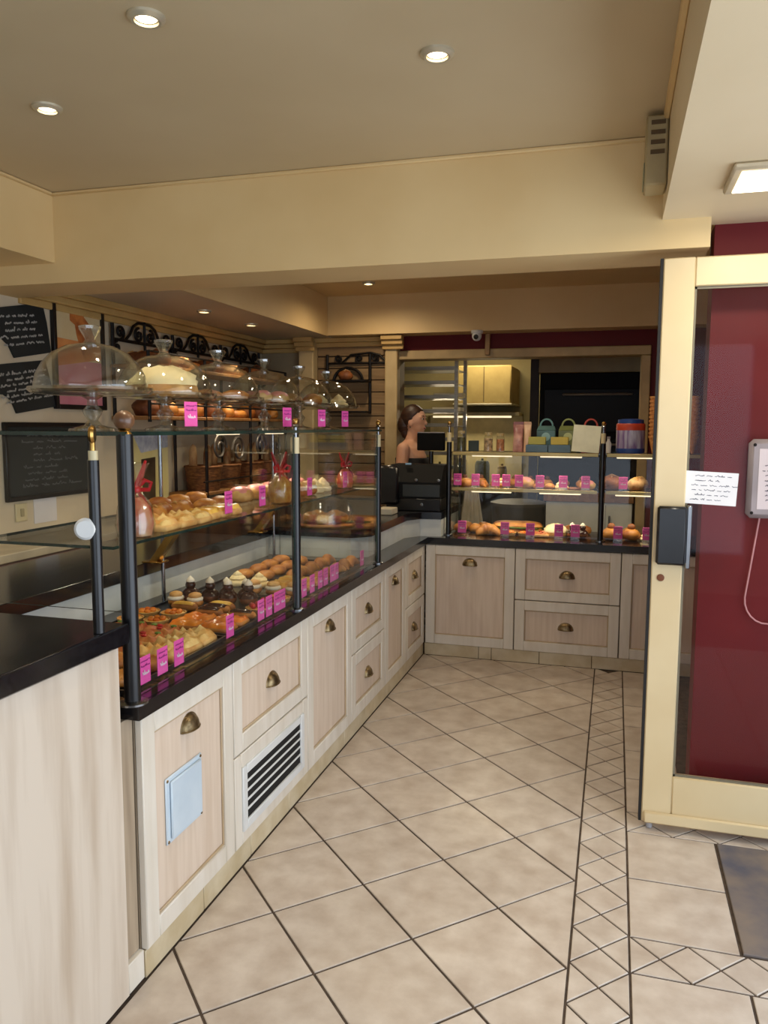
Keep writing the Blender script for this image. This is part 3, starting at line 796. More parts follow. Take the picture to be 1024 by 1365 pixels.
# choux with chocolate and cream
KIND['chocolate_puff'] = [('choux', me1(G().blob((0, 0, .024), .036, .036, .028, 18, 10, .12, 8, 2, .85), 'ch', BROWNC)),
                          ('glaze', me1(G().lathe([(.0375, .030), (.033, .043), (.020, .054), (0, .057)], 20), 'gl', CHOC)),
                          ('upper_choux', me1(G().blob((0, 0, .068), .021, .021, .018, 14, 8), 'uc', CHOC)),
                          ('cream_dollop', me1(G().lathe([(0, .080), (.016, .081), (.018, .086), (.012, .094), (.007, .099), (0, .106)], 14, 0, 0, .08, 6), 'cd', CREAMF))]
def capsule(L, r, hz, m=14, k=12, amp=.05, seed=0, flat=.7, squash=1., curve=0.):
    g = G(); vs = []; fs = []
    for i in range(m + 1):
        t = i / m; x = (t - .5) * L; e = abs(2 * t - 1)
        s_ = math.sqrt(max(0, 1 - e ** 4)) * (1 + amp * noise.noise(Vector((t * 6 + seed, seed, 0))))
        s_ = max(s_, .05)
        for j in range(k):
            b = 2 * PI * j / k
            vs.append((x, math.cos(b) * r * s_ + curve * (1 - e * e), flat * hz + max(-flat, math.sin(b)) * hz * s_))
    for i in range(m):
        for j in range(k): q = (j + 1) % k; fs.append((i * k + j, i * k + q, (i + 1) * k + q, (i + 1) * k + j))
    fs.append(tuple(range(k))); fs.append(tuple(m * k + j for j in range(k)))
    return g._add(vs, fs)
gz = G(); vs = []; fs = []
for i in range(11):
    t = i / 10; x = (t - .5) * .115; s_ = math.sqrt(max(.02, 1 - abs(2 * t - 1) ** 4))
    for j in range(7):
        b = PI * (.2 + .6 * j / 6); vs.append((x, math.cos(b) * .0225 * s_, .0155 + math.sin(b) * .0235 * s_ + .0005))
for i in range(10):
    for j in range(6): fs.append((i * 7 + j, i * 7 + j + 1, (i + 1) * 7 + j + 1, (i + 1) * 7 + j))
gz._add(vs, fs)
KIND['eclair'] = [('choux', me1(capsule(.13, .021, .021), 'ec', GOLD)), ('glaze', me1(gz, 'ecg', CHOC))]
KIND['custard_eclair'] = [('choux', KIND['eclair'][0][1]), ('glaze', put and bpy.data.meshes.new_from_object(bpy.data.objects.new('t', KIND['eclair'][1][1])))]
KIND['custard_eclair'][1][1].materials.clear(); KIND['custard_eclair'][1][1].materials.append(CUST)
KIND['cream_puff'] = [('base', me1(G().blob((0, 0, .016), .034, .034, .02, 16, 8, .12, 8, 4, .8), 'cb', GOLD)),
                      ('cream', me1(G().lathe([(.026, .022), (.033, .028), (.032, .036), (.02, .043), (0, .044)], 18, 0, 0, .05, 9), 'cc', CREAMF)),
                      ('cap', me1(G().blob((0, 0, .046), .028, .028, .014, 16, 8, .1, 8, 7, .4), 'cp', PALEC))]
KIND['brioche'] = [('bun', me1(G().blob((0, 0, .026), .045, .045, .034, 18, 10, .08, 8, 1, .76), 'br', GOLD)), ('head', me1(G().blob((0, 0, .066), .020, .020, .018, 14, 8), 'bh', BROWNC))]
KIND['bun'] = [('bun', me1(G().blob((0, 0, .028), .052, .048, .036, 18, 10, .10, 8, 11, .78), 'bun', GOLD))]
KIND['sugar_bun'] = [('bun', me1(G().blob((0, 0, .026), .055, .05, .034, 18, 10, .08, 8, 21, .76), 'sbn', PALEC)), ('icing', me1(G().blob((0, 0, .036), .049, .045, .028, 18, 10, .14, 9, 22, .1), 'sbi', PINKG))]
KIND['meringue'] = [('meringue', me1(G().lathe([(0, 0), (.045, 0), (.052, .012), (.046, .024), (.036, .028), (.040, .036), (.030, .047), (.022, .050), (.022, .056), (.010, .066), (0, .074)], 28, 0, 0, .06, 8), 'me', MERI))]
KIND['white_cake'] = [('base', me1(G().lathe([(0, 0), (.085, 0), (.09, .012), (.085, .03), (0, .03)], 30, 0, 0, .02, 12), 'wb', PALEC)),
                      ('meringue_top', me1(G().blob((0, 0, .03), .088, .088, .05, 26, 12, .22, 22, 5, .0), 'wt', MERI))]
def loaf(L, r, hz, m, seed, cuts=4):
    parts = [('loaf', me1(capsule(L, r, hz, 18, 14, .12, seed, .72), 'loaf', m))]
    z = .72 * hz + hz * .96
    sl = me1(G().tube([(-r * .35, -r * .5, -hz * .16), (0, 0, 0), (r * .35, r * .5, -hz * .16)], [r * .05, r * .15, r * .05], 6), 'slash', PALEC)
    for i in range(cuts): parts.append(('slash', sl, (-L * .32 + L * .64 * i / max(1, cuts - 1), 0, z)))
    return parts
KIND['country_loaf'] = loaf(.30, .062, .055, FLOUR, 3)
KIND['brown_loaf'] = loaf(.26, .058, .055, BROWNC, 8, 3)
KIND['short_loaf'] = loaf(.16, .042, .04, GOLD, 5, 3)
KIND['round_loaf'] = [('loaf', me1(G().blob((0, 0, .05), .085, .08, .065, 22, 12, .10, 6, 31, .76), 'rl', BROWNC)), ('slash', me1(G().tube([(-.055, 0, .098), (0, 0, .116), (.055, 0, .098)], [.004, .01, .004], 6), 'rs', FLOUR)), ('slash', me1(G().tube([(.0, -.05, .098), (0, 0, .117), (0, .05, .098)], [.004, .01, .004], 6), 'rs2', FLOUR))]
gr_ = G(); _p = [(.07 * math.cos(2 * PI * i / 28), .07 * math.sin(2 * PI * i / 28), .028) for i in range(29)]
gr_.tube(_p, [.028 * (1 + .12 * abs(math.sin(i * PI / 4))) for i in range(29)], 12, False)
KIND['ring_loaf'] = [('ring_loaf', me1(gr_, 'rg', GOLD))]
bt = capsule(.27, .032, .017, 16, 12, .04, 2, .9); tp = capsule(.27, .032, .02, 16, 12, .05, 6, .25)
KIND['sandwich'] = [('bottom_bread', me1(bt, 'sb', GOLD)), ('filling', me1(G().blob((0, 0, .034), .128, .036, .010, 24, 8, .35, 20, 3), 'sf', GREENF)), ('top_bread', me1(tp, 'st', GOLD), (0, 0, .036))]
KIND['cookie'] = [('cookie', me1(G().lathe([(0, 0), (.04, 0), (.043, .006), (.036, .013), (0, .015)], 20), 'ck', BROWNC))]

# price tags
tg = G().box(-.024, .024, -.0012, .0012, .012, .082, .001)
tb = G(); tb.quad((-.023, -.0015, 0.001), (.023, -.0015, .001), (.023, -.0015, .014), (-.023, -.0015, .014)); tb.box(-.025, .025, -.017, .02, 0, .0025)
tp_ = scribble(.042, .03, 2, 3, th=.0016, amp=.5, left=.0, fill=(.85, .98)); td_ = scribble(.036, .03, 1, 6, th=.004, amp=.5, left=.0, fill=(.8, .95))
KIND['price_tag'] = [('card', tg.mesh('tg', PINK)), ('clear_foot', tb.mesh('tb', CELLO)), ('print', tp_.mesh('tp', TAGD), (0, -.0014, .064)), ('price', td_.mesh('td', TAGP), (0, -.0014, .038))]
def price(p, rot, where, grp, sc=1.1): place('price_tag', p, rot, sc, where, 'price tag', grp)
# ---- long case, lower deck
def tray(label, x0, x1, y0, y1, z, m=TRAYM, group=None):
    t = thing('baking_tray', label, 'tray', ((x0 + x1) / 2, (y0 + y1) / 2, z), 0, group)
    w, d = (x1 - x0) / 2, (y1 - y0) / 2
    bx('base', m, (-w, w, -d, d, 0, .003), t)
    g = G(); g.box(-w, -w + .006, -d, d, .003, .012); g.box(w - .006, w, -d, d, .003, .012); g.box(-w + .006, w - .006, -d, -d + .006, .003, .012); g.box(-w + .006, w - .006, d - .006, d, .003, .012)
    put('rim', g.mesh('rim', m), t)
tray('grey tray holding savoury slices beside the wooden ball post', -1.72, -1.235, 1.76, 2.34, DZ)
tray('dark tray holding eclairs, tarts and chocolate puffs', -1.72, -1.235, 2.36, 2.94, DZ, TRAYD)
tray('dark tray holding flans and croissants past the middle post', -1.72, -1.235, 2.96, 3.86, DZ, TRAYD)
TZ = DZ + .0035
def deck(kind, x, y, rot, label, cat, group=None, sc=1., name=None, z=TZ): return place(kind, (x, y, z), rot, sc, label, cat, group, name)
rn = random.Random(4)
LG = lambda s: s + ' on the lower deck of the long case'
def row(kind, y, xs, rot, label, cat, group, sc=1., name=None, jr=8):
    for x in xs: deck(kind, x, y + rn.uniform(-.006, .006), R(rot + rn.uniform(-jr, jr)), label, cat, group, sc, name)
TU = ('golden puff turnover beside the wooden ball post', 'pastry', LG('turnovers'))
row('turnover', 1.83, (-1.285, -1.385, -1.485, -1.585), 85, *TU, .95); row('turnover', 1.955, (-1.285, -1.385, -1.485, -1.585), 85, *TU, .95)
for y in (2.06, 2.16, 2.26): row('cheese_slice', y, (-1.315,), 0, 'cream coloured savoury slice with melted cheese', 'savoury slice', LG('cheese slices'), (.95, 1.0, 1.2), 'savoury_slice', 5)
for y in (2.07, 2.19, 2.29): row('pizza_slice', y, (-1.455, -1.585), 0, 'savoury slice topped with red and green pieces', 'savoury slice', LG('pizza slices'), (.92, .95, 1.2), 'pizza_slice', 6)
for y in (2.42, 2.51): row('tart_slice', y, (-1.31, -1.435), 0, 'orange glazed tart slice on the dark tray', 'tart', LG('orange tart slices'), (.98, 1., 1.1), 'tart_slice', 5)
row('apricot_tart', 2.43, (-1.56, -1.665), 0, 'small apricot tart behind the orange slices', 'tart', LG('rear apricot tarts'), .95); row('apricot_tart', 2.54, (-1.56, -1.665), 0, 'small apricot tart behind the orange slices', 'tart', LG('rear apricot tarts'), .95)
row('eclair', 2.605, (-1.31, -1.445), 0, 'chocolate glazed eclair on the dark tray', 'eclair', LG('chocolate eclairs'), .92, None, 4); row('eclair', 2.655, (-1.445,), 0, 'chocolate glazed eclair on the dark tray', 'eclair', LG('chocolate eclairs'), .92, None, 4)
row('custard_eclair', 2.705, (-1.445,), 0, 'yellow glazed eclair on the dark tray', 'eclair', LG('yellow eclairs'), .92, None, 4); row('custard_eclair', 2.655, (-1.58,), 0, 'yellow glazed eclair on the dark tray', 'eclair', LG('yellow eclairs'), .92, None, 4)
row('cream_puff', 2.73, (-1.575, -1.66), 0, 'cream filled puff behind the eclairs', 'pastry', LG('cream puffs'), .95)
row('chocolate_puff', 2.81, (-1.385, -1.47, -1.555, -1.64), 0, 'dark chocolate puff topped with a white cream dollop', 'pastry', LG('chocolate puffs'), 1.); row('chocolate_puff', 2.885, (-1.43, -1.515), 0, 'dark chocolate puff topped with a white cream dollop', 'pastry', LG('chocolate puffs'), .9)
for y in (2.70, 2.80): row('fruit_tart', y, (-1.29,), 0, 'small round tart with red berries near the middle post', 'tart', LG('berry tarts'))
row('apricot_tart', 2.895, (-1.29,), 0, 'small round tart with apricot halves right at the middle post', 'tart', None)
row('cream_puff', 3.02, (-1.28, -1.37, -1.46), 0, 'cream puff just past the middle post', 'pastry', 'cream puffs past the middle post', 1.)
for y in (3.12, 3.22): row('flan_slice', y, (-1.29, -1.385), 0, 'thick yellow flan slice past the middle post', 'flan', LG('flan slices'), (.85, 1.2, 1.), 'flan_slice', 3)
row('meringue', 3.16, (-1.50, -1.61), 0, 'swirled white meringue beside the flan slices', 'meringue', LG('meringues'), .9)
for y in (3.34, 3.46, 3.58, 3.70, 3.80): row('croissant', y, (-1.29, -1.42), 90, 'curved golden croissant at the end of the case', 'croissant', LG('croissants'), .9, None, 14)
for y in (3.32, 3.46, 3.60, 3.74): row('turnover', y, (-1.545, -1.65), 88, 'golden puff turnover behind the croissants', 'pastry', 'turnovers behind the croissants', 1.0, None, 14)
for i, (q) in enumerate(((202, 918), (225, 905), (248, 893))):
    p = at_z(*q, DZ); price((-1.213, p.y, DZ), R(90), 'pink price tag in front of the turnovers and cheese slices', 'pink tags before the savoury tray')
price((-1.213, 1.735, DZ), R(120), 'pink price tag turned sideways behind the wooden ball post', None)
price((-1.213, at_z(313, 855, DZ).y, DZ), R(90), 'single pink price tag in front of the orange tart slices', None)
for q in ((353, 832), (362, 826), (371, 820), (378, 816)):
    price((-1.213, at_z(*q, DZ).y, DZ), R(90), 'pink price tag in the tight row before the small round tarts', 'pink tags before the round tarts')
for q in ((407, 800), (418, 794), (428, 788), (434, 784), (441, 779), (448, 776)):
    price((-1.213, at_z(*q, DZ).y, DZ), R(90), 'pink price tag in the row before the flan slices', 'pink tags before the flan slices')
price((-1.213, at_z(479, 757, DZ).y, DZ), R(90), 'lone pink price tag before the croissants at the case end', None)
# ---- long case, middle shelf
MZ = 1.1885
for y in (2.06, 2.16, 2.26): deck('cheese_slice', -1.32, y, R(rn.uniform(-5, 5)), 'flat golden tart slice on the middle glass shelf', 'tart', 'tart slices on the middle glass shelf', (.9, 1.05, 1.), 'tart_slice', MZ)
for y in (2.2, 2.33, 2.46): deck('short_loaf', -1.47, y, R(90 + rn.uniform(-8, 8)), 'short golden loaf on the middle glass shelf', 'bread', 'short loaves on the middle glass shelf', (.8, .75, .7), None, MZ)
for y in (2.35, 2.43, 2.51): deck('flan_slice', -1.32, y, R(0), 'yellow flan slice on the middle glass shelf', 'flan', 'flan slices on the middle glass shelf', (1.0, .95, .9), 'flan_slice', MZ)
for y in (2.6, 2.72): deck('turnover', -1.45, y, R(90), 'golden turnover on the middle glass shelf', 'pastry', 'turnovers on the middle glass shelf', 1., None, MZ)
for y in (2.4, 2.53, 2.66, 2.79): deck('bun', -1.60, y, 0, 'round bun at the back of the middle glass shelf', 'bun', 'buns at the back of the middle glass shelf', (.95, .95, .8), None, MZ)
for y in (3.04, 3.14, 3.24, 3.36): deck('cream_puff', -1.34, y, 0, 'cream puff on the middle shelf past the middle post', 'pastry', 'cream puffs on the middle shelf', 1.1, None, MZ)
for y in (2.95, 3.10, 3.25, 3.4, 3.55): deck('sugar_bun', -1.48, y, 0, 'pink iced bun on the middle shelf past the middle post', 'bun', 'iced buns on the middle shelf', 1., None, MZ)
for y in (3.48, 3.58): deck('meringue', -1.36, y, 0, 'white meringue on the middle shelf past the middle post', 'meringue', 'meringues on the middle shelf', .9, None, MZ)
price((-1.262, at_x(305, 690, -1.262).y, MZ), R(90), 'pink price tag on the middle shelf before the flan slices', None)
price((-1.262, at_x(350, 680, -1.262).y, MZ), R(90), 'pink price tag on the middle shelf near the tied gift bag', None)
price((-1.262, at_x(413, 662, -1.262).y, MZ), R(90), 'pink price tag on the middle shelf before the cream puffs', None)
price((-1.262, at_x(460, 653, -1.262).y, MZ), R(90), 'pink price tag on the middle shelf before the meringues', None)
# gift bags with red bows
SWEET = mat('golden_sweets', (226, 176, 84), .4, c2=(196, 122, 44), scale=40, bump=.5)
REDB = mat('red_ribbon', (196, 34, 36), .35, c2=(166, 20, 28), scale=10)
def giftbag(label, loc, rot, sweets, sc=1.):
    t = thing('gift_bag', label, 'gift bag', loc, rot); t.scale = (sc,) * 3
    put('contents', G().lathe([(0, .004), (.036, .004), (.042, .03), (.036, .07), (.018, .095), (0, .097)], 18, 0, 0, .05, 7).mesh('ct', sweets), t)
    put('film', G().lathe([(0, .001), (.041, .001), (.047, .03), (.040, .075), (.012, .112), (.030, .165), (.036, .175), (.028, .166), (.010, .114), (.038, .074), (.045, .03), (.039, .003), (0, .003)], 20, 0, 0, .05, 7).mesh('fm', CELLO), t)
    g = G()
    for s in (-1, 1):
        g.tube([(0, 0, .112), (s * .02, -.012, .135), (s * .034, -.014, .128), (s * .03, -.012, .112), (0, 0, .112)], .0055, 6)
        g.tube([(0, 0, .112), (s * .014, -.016, .09), (s * .024, -.02, .062)], .0045, 6)
        g.tube([(0, 0, .112), (s * .02, .004, .15), (s * .032, .006, .18)], [.008, .007, .003], 6)
    g.blob((0, -.006, .112), .012, .01, .01, 10, 8)
    put('bow', g.mesh('bw', REDB), t)
giftbag('clear bag of sweets with red bow beside the wooden ball post', (-1.287, 1.915, MZ), R(60), mat('pale_sweets', (238, 208, 150), .4, c2=(196, 50, 40), scale=14), 1.18)
giftbag('clear bag of golden sweets with red bow beside the middle post', (-1.30, at_x(374, 682, -1.30).y, MZ), R(60), SWEET, 1.15)
giftbag('clear bag of orange and red sweets at the far end of the shelf', (-1.31, 3.77, MZ), R(60), mat('orange_sweets', (232, 130, 70), .4, c2=(190, 40, 50), scale=36))
# plastic cloche on the platform
t = thing('bread_cloche', 'round clear plastic cover over pastries on the black platform', 'cloche', (-1.56, 4.16, .945))
put('board', G().lathe([(0, 0), (.165, 0), (.17, .008), (.165, .016), (0, .016)], 30).mesh('bd', WOODS), t)
put('cover', G().lathe([(.155, .017), (.155, .09), (.12, .15), (.05, .172), (0, .175), (0, .172), (.05, .169), (.117, .147), (.152, .09), (.152, .017)], 30).mesh('cv', DOME), t)
put('knob', G().lathe([(0, .175), (.008, .176), (.008, .185), (.016, .192), (.012, .202), (0, .204)], 14).mesh('kb', DOME), t)
for i in range(5):
    a = i * 2 * PI / 5; place('bun', (-1.56 + .085 * math.cos(a), 4.16 + .085 * math.sin(a), .962), a, .95, 'pale bun under the clear plastic cover', 'bun', 'buns under the plastic cover')

# ================================================================ CAKE STANDS ON THE TOP SHELF
TS = ZT + .0105
stm = G().lathe([(0, 0), (.062, 0), (.060, .006), (.022, .016), (.013, .030), (.022, .045), (.026, .056), (.014, .070), (.012, .086), (.03, .098), (0, .098)], 28)
plm = G().lathe([(0, .098), (.10, .099), (.150, .104), (.158, .112), (.157, .120), (.150, .116), (.10, .108), (0, .107)], 40)
STG = glass('stand_glass', (.88, .90, .88), .26, .7, .08)
STEMM = stm.mesh('stem', STG); PLM = plm.mesh('plate', STG)
dmm = G().lathe([(.143, .0), (.1425, .012), (.137, .035), (.122, .065), (.098, .092), (.062, .112), (.02, .121), (0, .1215), (0, .119), (.02, .1185), (.061, .1095), (.096, .0895), (.119, .063), (.134, .034), (.1395, .012), (.140, 0)], 44)
DMM = dmm.mesh('dome', DOME)
g = G().lathe([(0, .121), (.018, .1215), (.012, .130), (.018, .142), (.027, .158), (.028, .166), (.02, .168), (0, .166)], 10)
KNM = g.mesh('knob', STG, 20)
names = ['tall glass cake stand next to the wooden ball post', 'glass cake stand carrying the big white cake', 'glass cake stand third from the wooden ball post',
         'glass cake stand fourth from the wooden ball post', 'glass cake stand fifth from the wooden ball post', 'last glass cake stand by the far end of the case']
ys = [1.92, 2.295, 2.66, 3.06, 3.44, 3.80]
for i, y in enumerate(ys):
    s = thing('cake_stand', names[i], 'cake stand', (-1.42, y, TS)); s.scale = (1.07, 1.07, 1.); put('stem', STEMM, s); put('plate', PLM, s)
    d = thing('glass_dome', names[i].replace('tall glass cake stand', 'glass dome lid over the stand').replace('last glass cake stand', 'glass dome lid on the last stand').replace('glass cake stand carrying', 'glass dome lid over').replace('glass cake stand', 'glass dome lid'), 'dome', (-1.42, y, TS + .119))
    d.scale = (1.07, 1.07, 1.03); put('dome', DMM, d); put('knob', KNM, d)
PZ = TS + .108
place('white_cake', (-1.42, ys[1], PZ), 0, 1.22, 'large white meringue cake under the second glass dome', 'cake')
for i, a in enumerate((0, 2.1, 4.2)): place('cookie', (-1.42 + .06 * math.cos(a), ys[0] + .06 * math.sin(a), PZ), a, 1., 'flat biscuit under the first glass dome', 'biscuit', 'biscuits under the first dome')
for a in (.3, 2.4, 4.5): place('turnover', (-1.42 + .062 * math.cos(a), ys[2] + .062 * math.sin(a), PZ), a, .9, 'golden turnover under the third glass dome', 'pastry', 'turnovers under the third dome')
for a in (.8, 2.9, 5.0): place('sugar_bun', (-1.42 + .065 * math.cos(a), ys[3] + .065 * math.sin(a), PZ), a, .85, 'pink iced bun under the fourth glass dome', 'bun', 'iced buns under the fourth dome')
for a in (.3, 2.4, 4.5): place('bun', (-1.42 + .063 * math.cos(a), ys[4] + .063 * math.sin(a), PZ), a, .9, 'golden bun under the fifth glass dome', 'bun', 'buns under the fifth dome')
for a in (.3, 2.4, 4.5): place('meringue', (-1.42 + .062 * math.cos(a), ys[5] + .062 * math.sin(a), PZ), a, .95, 'white meringue under the last glass dome', 'meringue', 'meringues under the last dome')
for px, lb in ((255, 'pink price tag on the top shelf before the white cake'), (383, 'pink price tag on the top shelf beside the middle post'),
               (429, 'pink price tag on the top shelf before the fifth dome'), (460, 'pink price tag on the top shelf before the last dome')):
    price((-1.225, at_x(px, 575, -1.225).y, TS), R(72), lb, None, 1.05)

# ================================================================ FAR CASE GOODS
def fitem(kind, px, py, y, z, rot, label, cat, group=None, sc=1., name=None):
    p = at_y(px, py, y); return place(kind, (p.x, y, z), rot, sc, label, cat, group, name)
FD = DZ + .001
# lower deck
for px in (614, 634): fitem('bun', px, 695, 5.30, FD, 0, 'golden bun by the till end of the far deck', 'bun', 'buns on the far deck', .92)
fitem('croissant', 651, 693, 5.20, FD + .0, R(10), 'large golden croissant on the far deck', 'croissant', None, 1.35)
for y in (5.30, 5.40): fitem('sandwich', 690, 700, y, FD, R(2), 'long filled baguette sandwich on the far deck', 'sandwich', 'baguette sandwiches on the far deck', 1.25)
for px in (679, 700): fitem('apricot_tart', px, 702, 5.205, FD, 0, 'small apricot tart before the sandwiches', 'tart', 'apricot tarts on the far deck', .95)
fitem('pizza_slice', 722, 700, 5.20, FD, R(0), 'savoury slice with garnish on the far deck', 'savoury slice', None, (.75, .8, 1.1))
fitem('white_cake', 741, 695, 5.26, FD, 0, 'rounded white meringue cake on the far deck', 'cake', None, (.85, .85, 1.0))
for px in (763, 777): fitem('chocolate_puff', px, 705, 5.22, FD, 0, 'chocolate puff near the white cake on the far deck', 'pastry', 'chocolate puffs on the far deck', .95)
for px in (815, 842): fitem('brioche', px, 700, 5.22, FD, 0, 'brioche on the far deck right of the second post', 'brioche', 'brioches on the far deck', 1.25)
fitem('meringue', 862, 705, 5.22, FD, 0, 'white meringue at the right end of the far deck', 'meringue', None, .8)
for px, lb in ((616, 'pink price tag before the buns on the far deck'), (673, 'pink price tag before the sandwiches on the far deck'), (707, 'pink price tag before the savoury slice on the far deck'),
               (745, 'pink price tag before the white cake on the far deck'), (767, 'pink price tag before the chocolate puffs on the far deck'), (824, 'pink price tag before the brioches on the far deck'), (863, 'pink price tag before the meringue on the far deck')):
    price((at_y(px, 708, 5.132).x, 5.132, FD), 0, lb, None, 1.15)
for px in (622, 645, 740, 760, 780, 815, 840): fitem('bun', px, 690, 5.42, FD, 0, 'golden bun in the back row of the far deck', 'bun', 'buns in the back row of the far deck', .9)
# middle shelf
S1 = SH1 + .001
for px in (620, 642, 664, 686, 708, 730, 752, 776): fitem('brioche', px, 630, 5.40, S1, 0, 'small brioche in the back row of the far middle shelf', 'brioche', 'brioches in the back row of the far middle shelf', .85)
fitem('bun', 622, 636, 5.22, S1, 0, 'golden bun at the left of the far middle shelf', 'bun', None, .9)
for px in (645, 659): fitem('croissant', px, 633, 5.24, S1, R(85), 'croissant lying close on the far middle shelf', 'croissant', 'croissants on the far middle shelf', .8)
fitem('cream_puff', 670, 633, 5.24, S1, 0, 'cream puff on the far middle shelf', 'pastry', None, 1.05)
fitem('sugar_bun', 700, 633, 5.24, S1, 0, 'large pink iced bun on the far middle shelf', 'bun', None, 1.15)
for px in (718, 733): fitem('turnover', px, 638, 5.22, S1, R(90), 'turnover on the far middle shelf', 'pastry', 'turnovers on the far middle shelf', .8)
fitem('meringue', 749, 636, 5.22, S1, 0, 'white meringue on the far middle shelf', 'meringue', None, .85)
fitem('cookie', 766, 640, 5.2, S1, 0, 'flat brown biscuit on the far middle shelf', 'biscuit', None, 1.)
fitem('sugar_bun', 784, 633, 5.24, S1, 0, 'pink iced bun left of the second post', 'bun', None, .95)
fitem('round_loaf', 816, 628, 5.3, S1, 0, 'round brown loaf right of the second post', 'bread', None, .8)
fitem('country_loaf', 851, 630, 5.3, S1, R(75), 'floured loaf at the right end of the middle shelf', 'bread', None, .85)
for px, lb in ((610, 'pink price tag before the first bun on the middle shelf'), (634, 'pink price tag beside the two close croissants'), (661, 'pink price tag before the cream puff of the far case'), (675, 'pink price tag right of the far cream puff'),
               (692, 'pink price tag before the large iced bun'), (720, 'pink price tag before the far turnovers'), (751, 'pink price tag beside the far white meringue'), (781, 'pink price tag before the iced bun by the second post'), (831, 'bright pink price tag before the round brown loaf')):
    price((at_y(px, 640, 5.146).x, 5.146, S1), 0, lb, None, 1.1)
# top shelf
S2 = SH2 + .001
def fx(px, y=5.28): return at_y(px, 600, y).x
def jar(label, px, col, h=.10, r=.03, y=5.28, lid=(190, 170, 120)):
    t = thing('sweet_jar', label, 'jar', (fx(px, y), y, S2))
    put('contents', G().lathe([(0, .003), (r * .92, .003), (r * .92, h * .78), (0, h * .8)], 16).mesh('c', mat('jar_' + label[:14], col, .5, c2=tuple(int(v * .6) for v in col), scale=50)), t)
    put('glass', G().lathe([(0, 0), (r, 0), (r, h * .85), (r * .8, h * .93), (r * .8, h), (0, h)], 18).mesh('g', CELLO), t)
    put('lid', G().lathe([(0, h), (r * .86, h), (r * .86, h + .016), (0, h + .016)], 18).mesh('l', mat('lid%d' % lid[0], lid, .4)), t)
jar('glass jar of green dried herbs on the top shelf', 615, (104, 104, 66), .12, .028)
jar('glass jar of cream coloured sweets on the top shelf', 651, (228, 196, 150), .11, .03)
jar('glass jar of orange sweets on the top shelf', 667, (218, 150, 100), .105, .028)
tag(bx('dark_card', mat('dark_card', (48, 62, 60), .6), (fx(632) - .036, fx(632) + .036, 5.262, 5.268, S2, S2 + .072), None, .002), 'small dark card propped on the top shelf', 'card')
def pouch(label, px, w, h, c1, c2, y=5.28):
    t = thing('sweet_pouch', label, 'pouch', (fx(px, y), y, S2)); n = 8; g = G(); vs = []; fs = []
    for j in range(9):
        v = j / 8; th = .03 * math.sin(PI * min(1, v * 1.0 + .12)) ** .6 + .002
        if j == 8: th = .003
        for i in range(16):
            a = 2 * PI * i / 16; vs.append((w / 2 * (1 - .12 * math.sin(PI * v)) * math.copysign(abs(math.cos(a)) ** .6, math.cos(a)), th * math.sin(a), h * v))
    for j in range(8):
        for i in range(16): k2 = (i + 1) % 16; fs.append((j * 16 + i, j * 16 + k2, (j + 1) * 16 + k2, (j + 1) * 16 + i))
    fs.append(tuple(range(16))); fs.append(tuple(128 + i for i in range(16)))
    put('bag', g._add(vs, fs).mesh('b', mat('pouch%d' % px, c1, .3, c2=c2, scale=14)), t)
    bx('seal', mat('pseal%d' % px, c2, .35), (-w / 2 * .9, w / 2 * .9, -.004, .004, h - .012, h + .008), t, .002)
pouch('tall pinkish sweet pouch standing on the top shelf', 691, .075, .19, (222, 176, 160), (150, 96, 96))
pouch('slim cream sweet pouch beside the tall pinkish one', 703, .05, .19, (244, 212, 180), (220, 176, 140), 5.24)
def carton(label, px, c, w=.12, h=.2, y=5.34):
    t = thing('gift_carton', label, 'carton', (fx(px, y), y, S2)); m = mat('carton%d' % px, c, .4, c2=tuple(int(v * .8) for v in c), scale=9)
    bx('box', m, (-w / 2, w / 2, -.04, .04, 0, h * .72), t, .004)
    g = G(); g._add([(-w / 2, -.04, h * .72), (w / 2, -.04, h * .72), (w / 2, .04, h * .72), (-w / 2, .04, h * .72), (-w * .42, 0, h * .86), (w * .42, 0, h * .86)], [(0, 1, 5, 4), (2, 3, 4, 5), (0, 4, 3), (1, 2, 5)], False)
    put('gable', g.mesh('g', m), t)
    put('handle', G().tube([(.04 * math.cos(PI * i / 10), 0, h * .85 + .045 * math.sin(PI * i / 10)) for i in range(11)], .006, 6).mesh('h', mat('cartonh%d' % px, tuple(min(255, int(v * 1.15)) for v in c), .4)), t)
    put('emblem', G().lathe([(0, 0), (.028, 0), (.028, .002), (0, .003)], 20).mesh('e', mat('emblem%d' % px, tuple(min(255, v + 60) for v in c), .5)), t, (0, -.04, h * .5), (R(90), 0, 0))
carton('teal gift carton with handle on the top shelf', 728, (98, 140, 142)); carton('green gift carton with handle on the top shelf', 757, (128, 140, 84)); carton('red gift carton with handle behind the white card', 787, (160, 66, 52), .12, .2)
for i, (px, c) in enumerate(((716, (196, 190, 92)), (746, (214, 192, 84)))):
    t = thing('sweet_box', ['low yellow and blue box before the teal carton', 'low yellow and blue box before the green carton'][i], 'box', (fx(px, 5.22), 5.22, S2))
    bx('lower_box', mat('bluebox', (92, 118, 136), .5), (-.07, .07, -.03, .03, 0, .05), t, .003)
    bx('upper_box', mat('yelbox%d' % i, c, .5), (-.055, .055, -.024, .024, .05, .10), t, .003)
wc_ = put('white_card', G().box(-.085, .085, -.0015, .0015, 0, .17).mesh('wc', mat('card_white', (244, 246, 220), .6)), None, (fx(780, 5.17), 5.17, S2), (R(-6), R(4), 0)); wc_.location.z = S2 + .006
tag(wc_, 'blank white card leaning on the top shelf of the far case', 'card')
t = thing('small_bottle', 'tiny white bottle beside the second post on the shelf', 'bottle', (fx(811, 5.25), 5.25, S2))
